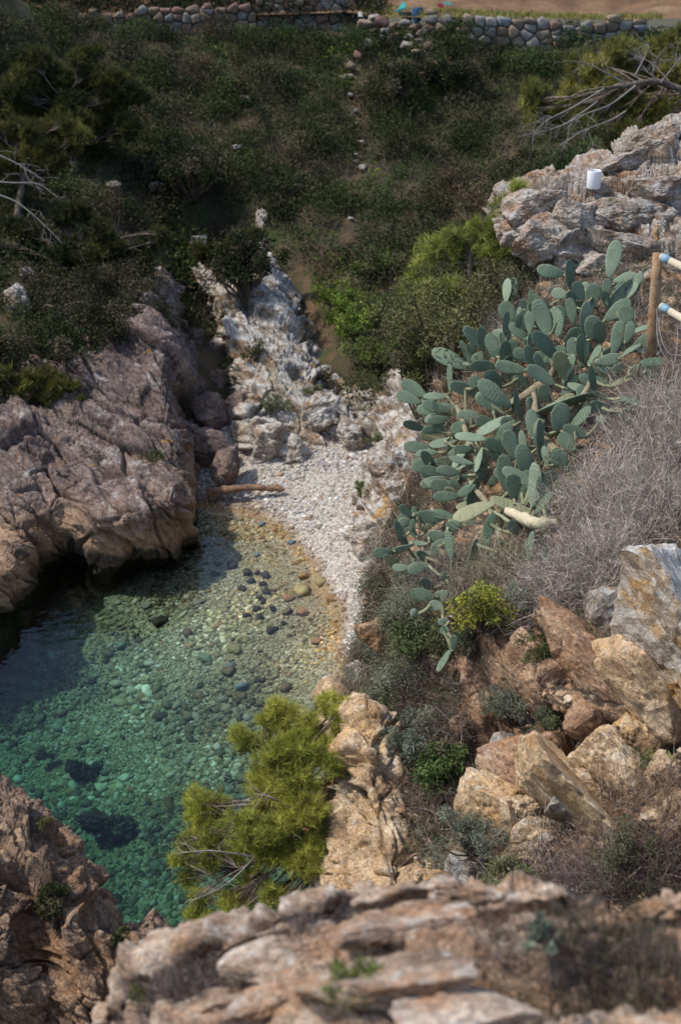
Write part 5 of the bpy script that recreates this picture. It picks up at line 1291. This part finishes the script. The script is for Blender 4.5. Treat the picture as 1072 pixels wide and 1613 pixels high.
stem([W(870, 828, S(870, 828, -.35)), W(838, 822, S(838, 822, -.5)), W(800, 806, S(800, 806, -.5))], .06, .04, M_cream)

# ------------------------------------------------------------------ rope rail fence by the rock
M_post = rock_mat('fence_wood', (.16, .09, .05), (.29, .175, .10), (.40, .27, .17), stain_amt=.15, lichen_amt=0, scale=4, strata=(0, 1.57, 0), bump=.35)
M_rail = solid('pale_rail_wood', (.52, .46, .35), .8, .2, 20); M_blue = solid('blue_band', (.20, .33, .42), .6, .2, 20, .1)
M_wire = solid('grey_wire', (.33, .31, .30), .5, .1)
ft = 13.2
fb, ftp = W(1024, 560, ft), W(1035, 399, ft - .35)
fen = add('wooden_fence', None, label='wooden fence post with two pale rails at the right edge', cat='fence', loc=fb)
def cyl(path, rad, sides, mat, nm, capped=True, par=fen, o0=fb):
    path = np.asarray(path, float)
    if capped:
        path = np.concatenate([[path[0]], path, [path[-1]]]); rr_ = np.concatenate([[.0005], np.broadcast_to(rad, (len(path) - 2,)), [.0005]])
        T0_ = unit(path[-2] - path[-3]); path[-1] += T0_ * .004; path[0] -= unit(path[2] - path[1]) * .004
    else: rr_ = rad
    V, F = tube(path, rr_, sides)
    return add(nm, mk_mesh(nm, V - o0, F), mat, par)
cyl([fb, fb + (ftp - fb) * .3, fb + (ftp - fb) * .7, ftp], [.05, .049, .047, .046], 16, M_post, 'post')
for ya, yb in ((404, 440), (482, 530)):
    a = W(1040, ya, ft - .42 if ya < 450 else ft - .3); b_ = W(1160, yb + 22, ft - .9)
    rl = cyl([a, (a + b_) / 2, b_], [.033, .035, .036], 12, M_rail, 'rail')
    cyl([a + (b_ - a) * .02, a + (b_ - a) * .12], [.0365, .0368], 12, M_blue, 'blue_band', par=rl)
for k, (pts) in enumerate([[(1036, 500), (1040, 530), (1052, 556), (1072, 560)], [(1034, 485), (1036, 540), (1058, 575), (1080, 568)], [(1066, 505), (1066, 540), (1060, 580), (1056, 600)]]):
    p = cr([W(x_, y_, ft - .4 + .03 * k) for x_, y_ in pts], 18)
    cyl(p, np.full(18, .004), 5, M_wire, 'wire', False)

# ------------------------------------------------------------------ white pot on the outcrop
m, nt, b = new_mat('white_enamel'); b.inputs['Base Color'].default_value = (.74, .77, .79, 1); b.inputs['Roughness'].default_value = .45
pc, pn = surf_at('top', 931, 294)
t_ = project(pc[None])[2][0]; pr = 11.0 * t_ / FPX; ph = 27.5 * t_ / FPX
prof = [(0, 0), (pr * .96, 0), (pr, .006), (pr, ph - .006), (pr * .985, ph), (pr * .93, ph), (pr * .92, ph - .01), (pr * .92, .012), (0, .012)]
a = np.linspace(0, 2 * math.pi, 40, endpoint=False)
V = np.concatenate([np.stack([np.cos(a) * q, np.sin(a) * q, np.full(40, z_)], 1) for q, z_ in prof])
i_ = np.arange(len(prof) - 1)[:, None] * 40; j = np.arange(40)[None]; j2 = (j + 1) % 40
F = np.stack([i_ + j, i_ + j2, i_ + 40 + j2, i_ + 40 + j], -1).reshape(-1, 4)
add('white_pot', mk_mesh('white_pot', V, F), m, label='plain white cylindrical pot standing on the lichen covered outcrop', cat='pot', loc=pc + np.array([0, -.02, .0]))

# ------------------------------------------------------------------ dry stone walls, stone by stone
def clip_poly(poly, p, n):
    out = []
    for k in range(len(poly)):
        a, b_ = poly[k], poly[(k + 1) % len(poly)]
        da, db = np.dot(a - p, n), np.dot(b_ - p, n)
        if da <= 0: out.append(a)
        if (da < 0 < db) or (db < 0 < da): out.append(a + (b_ - a) * (da / (da - db)))
    return out
def wall_stone(poly, r, gap=.012, depth=.16, bulge=.025):
    poly = np.array(poly); c = poly.mean(0)
    dist_ = np.linalg.norm(poly - c, axis=1, keepdims=True)
    q0 = c + (poly - c) * np.clip(1 - gap / dist_, .3, 1)
    q1 = c + (q0 - c) * .86; q2 = c + (q0 - c) * .5
    o = r.uniform(-.025, .045); k = len(poly)
    def lay(q, y_): return np.stack([q[:, 0], np.full(k, y_) + r.normal(0, .006, k), q[:, 1]], 1)
    V = np.concatenate([lay(q0, depth), lay(q0, -.02 - o), lay(q1, -.05 - o), lay(q2, -.05 - bulge * .6 - o)])
    V = np.concatenate([V, [[c[0], -.05 - bulge * .75 - o, c[1]]]])
    F = []
    j = np.arange(k); j2 = (j + 1) % k
    for L in range(3):
        F += [np.stack([L * k + j, L * k + j2, (L + 1) * k + j2], 1), np.stack([L * k + j, (L + 1) * k + j2, (L + 1) * k + j], 1)]
    F.append(np.stack([3 * k + j, 3 * k + j2, np.full(k, 4 * k)], 1))
    return V, np.concatenate(F)
STN = [solid('wall_stone_%s' % n_, c_, .85, .35, 6, .6) for n_, c_ in (('grey', (.22, .21, .195)), ('tan', (.26, .205, .15)), ('brown', (.18, .135, .10)), ('red', (.21, .13, .10)), ('pale', (.30, .275, .245)), ('blue', (.19, .21, .215)))]
M_mort = solid('wall_earth', (.075, .06, .045), .95, .3, 5)
def stone_wall(label, pa, pb2, h0, h1, sx, seed, wts, rough_top=.08, thick=.35):
    """straight wall from pa to pb2 (bottom corners); Voronoi rubble stones on its face"""
    r = np.random.default_rng(seed)
    pa, pb2 = np.array(pa), np.array(pb2); d = pb2 - pa; d[2] = 0; L = np.linalg.norm(d); u = d / L
    e = add('stone_wall', None, label=label, cat='stone wall', loc=pa)
    e.rotation_euler = (0, 0, math.atan2(u[1], u[0])); rise = pb2[2] - pa[2]
    hh = lambda s: h0 + (h1 - h0) * s / L
    n = 24; V = []
    for k in range(n):
        s = L * k / (n - 1); z0 = rise * s / L
        V += [(s, .03, z0 - .5), (s, .03, z0 + hh(s) - .16), (s, thick, z0 + hh(s) - .15), (s, thick, z0 - .5)]
    F = []
    for k in range(n - 1):
        for q in range(4): F.append((k * 4 + q, k * 4 + (q + 1) % 4, k * 4 + 4 + (q + 1) % 4, k * 4 + 4 + q))
    add('core', mk_mesh('core', V, F, smooth=False), M_mort, e)
    pts = []; z = -.05; row = 0
    while z < max(h0, h1):
        s = r.uniform(-.5, 0) * sx; rh = sx * r.uniform(.55, .8)
        while s < L + sx:
            w = sx * r.uniform(.55, 1.45)
            if r.random() < .18: pts += [(s + w / 2, z + rh * .25), (s + w / 2, z + rh * .8)]
            else: pts.append((s + w / 2, z + rh * r.uniform(.35, .65)))
            s += w
        z += rh; row += 1
    pts = np.array(pts)
    for i in range(len(pts)):
        if not (0 < pts[i, 0] < L): continue
        top = hh(pts[i, 0]) + r.uniform(-rough_top, rough_top)
        if pts[i, 1] > top - .03: continue
        poly = [np.array(q) for q in ((max(0, pts[i, 0] - sx * 1.3), -.15), (min(L, pts[i, 0] + sx * 1.3), -.15), (min(L, pts[i, 0] + sx * 1.3), top), (max(0, pts[i, 0] - sx * 1.3), top))]
        for j_ in np.argsort(np.linalg.norm(pts - pts[i], axis=1))[1:16]:
            m_ = (pts[i] + pts[j_]) / 2; poly = clip_poly(poly, m_, pts[j_] - pts[i])
            if len(poly) < 3: break
        if len(poly) < 3: continue
        V, F = wall_stone(poly, r)
        V[:, 2] += rise * V[:, 0] / L
        add('stone', mk_mesh('stone', V, F), STN[r.choice(6, p=np.array(wts) / sum(wts))], e)
    return e
WT = [4, 3, 2, 1.2, 2, .8]
stone_wall('long grey rubble wall running along the top left of the slope', W(112, 48, 38.6), W(404, 44, 38.6), .52, .62, .30, 1, [3, 1, 4, 1, .2, .3])  # darker stones chosen to put tree shade on this wall
stone_wall('taller squared stone wall beside the gap with the blue sheet', W(404, 46, 38.8), W(566, 46, 38.8), .95, 1.1, .36, 2, [2, 2, 3, 1, .5, .3], .03)  # dark stone weights carry the tree shade here too
stone_wall('sunlit rubble wall curving away right of the gap', W(668, 72, 37.3), W(715, 78, 37.0), .88, .92, .32, 3, WT)
stone_wall('sunlit rubble wall with rounded grey and ochre stones at the top right', W(716, 79, 36.95), W(880, 90, 36.8), .92, .95, .34, 4, WT)
stone_wall('end of the rubble wall disappearing behind the pine', W(881, 90, 36.8), W(1015, 78, 37.2), .95, .80, .38, 5, [3, 3, 3, 1.5, 1, .3])
r = np.random.default_rng(66)
for i, (px, py, w, h) in enumerate([(575, 40, 30, 14), (600, 35, 26, 14), (590, 28, 20, 10), (618, 42, 24, 12), (640, 36, 22, 10), (652, 44, 20, 12), (604, 50, 18, 10), (622, 60, 24, 14), (645, 58, 16, 10), (615, 66, 20, 14), (640, 72, 22, 10), (660, 66, 16, 10), (674, 72, 18, 14),
                                    (576, 70, 14, 14), (562, 86, 12, 14), (553, 104, 16, 14), (540, 122, 14, 8), (665, 52, 18, 10), (600, 60, 12, 8), (655, 82, 18, 8)]):
    p, _ = surf_at('hill', px, max(py + 6, 50)); t = min(project(p[None])[2][0], 38.0) - .1
    V, F = poly_rock(680 + i, (w * t / FPX / 2, w * t / FPX / 2.2, h * t / FPX / 2), 3, .4, 10, .05)
    c = W(px, py, t); V = V @ cam_rot(r.uniform(-12, 12)).T
    add('rubble_stone', mk_mesh('rubble_stone', V, F), STN[r.integers(0, 5)], label='loose squared stone tumbled on the steps below the wall gap', cat='stone', group='stones tumbled below the wall gap', loc=c)
# blue sheet, teal sheet, sign and bits in the gap
M_bs = solid('blue_sheet', (.035, .085, .16), .5, .2, 6, .2); M_ts = solid('teal_sheet', (.05, .30, .30), .5, .2, 6, .2); M_dk = solid('dark_sheet', (.02, .022, .03), .6, .2, 6, .2)
def sheet(px_pts, t, mat, name, label, cat, bulge=.06, par=None, n=14):
    C = np.array([[W(x_, y_, t + dt) for x_, y_, dt in row] for row in px_pts])
    G = cr(C, n); G = np.swapaxes(cr(np.swapaxes(G, 0, 1), n), 0, 1)
    V = G.reshape(-1, 3); V = V + np.array([0, -1, 0]) * (bulge * fbm(V * 3, 3, 9))[:, None]
    th = np.array([0, .03, 0]); b0 = base(V)
    F = grid_faces(n, n); V2 = np.concatenate([V, V + th]) - b0
    rim = np.concatenate([np.arange(n), np.arange(1, n) * n + n - 1, (n * n - 1) - np.arange(1, n), np.arange(n - 2, 0, -1) * n])
    sd = np.stack([rim, np.roll(rim, -1), np.roll(rim, -1) + n * n, rim + n * n], 1)
    return add(name, mk_mesh(name, V2, np.concatenate([F, F[:, ::-1] + n * n, sd])), mat, label=label, cat=cat, loc=b0)
sheet([[(648, 12, 0), (656, 12, 0), (666, 11, .1)], [(648, 22, 0), (656, 24, 0), (665, 22, .1)], [(650, 34, 0), (654, 37, 0), (662, 33, .1)]], 37.2, M_bs, 'blue_tarp', 'dark blue tarpaulin hanging in the wall gap', 'tarpaulin')
sheet([[(626, 18, .1), (638, 19, .1), (648, 19, .1)], [(630, 26, .1), (638, 28, .1), (648, 28, .1)], [(640, 36, .1), (644, 37, .1), (648, 37, .1)]], 37.3, M_dk, 'dark_board', 'blackish board standing left of the blue tarpaulin', 'board', .02)
sheet([[(634, 3, .1), (637, 4, .1), (639, 8, .1)], [(628, 12, 0), (633, 12, 0), (639, 11, 0)], [(618, 19, 0), (626, 18, 0), (638, 15, 0)]], 37.2, M_ts, 'teal_tarp', 'crumpled teal sheet draped above the dark board', 'tarpaulin', .08)
sheet([[(698, 4, 0), (705, 3, 0), (712, 6, 0)], [(698, 7, 0), (706, 7, 0), (713, 8, 0)]], 37.6, M_ts, 'teal_tarp', 'small teal bundle at the top edge beside the red one', 'bundle', .05)
sheet([[(688, 6, 0), (693, 5, 0), (698, 8, 0)], [(688, 11, 0), (693, 12, 0), (699, 12, 0)]], 37.5, solid('red_bag', (.20, .02, .03), .5, .2, 6, .2), 'red_bag', 'tiny dark red bag lying at the end of the wall', 'bag', .05)
sheet([[(564, 19, 0), (567.5, 19, 0), (571, 19, 0)], [(564, 26.5, 0), (567.5, 26.5, 0), (571, 26.5, 0)]], 38.0, solid('white_sign_paint', (.62, .64, .64), .5, .1), 'small_sign', 'small blank white sign on the squared wall', 'sign', 0)
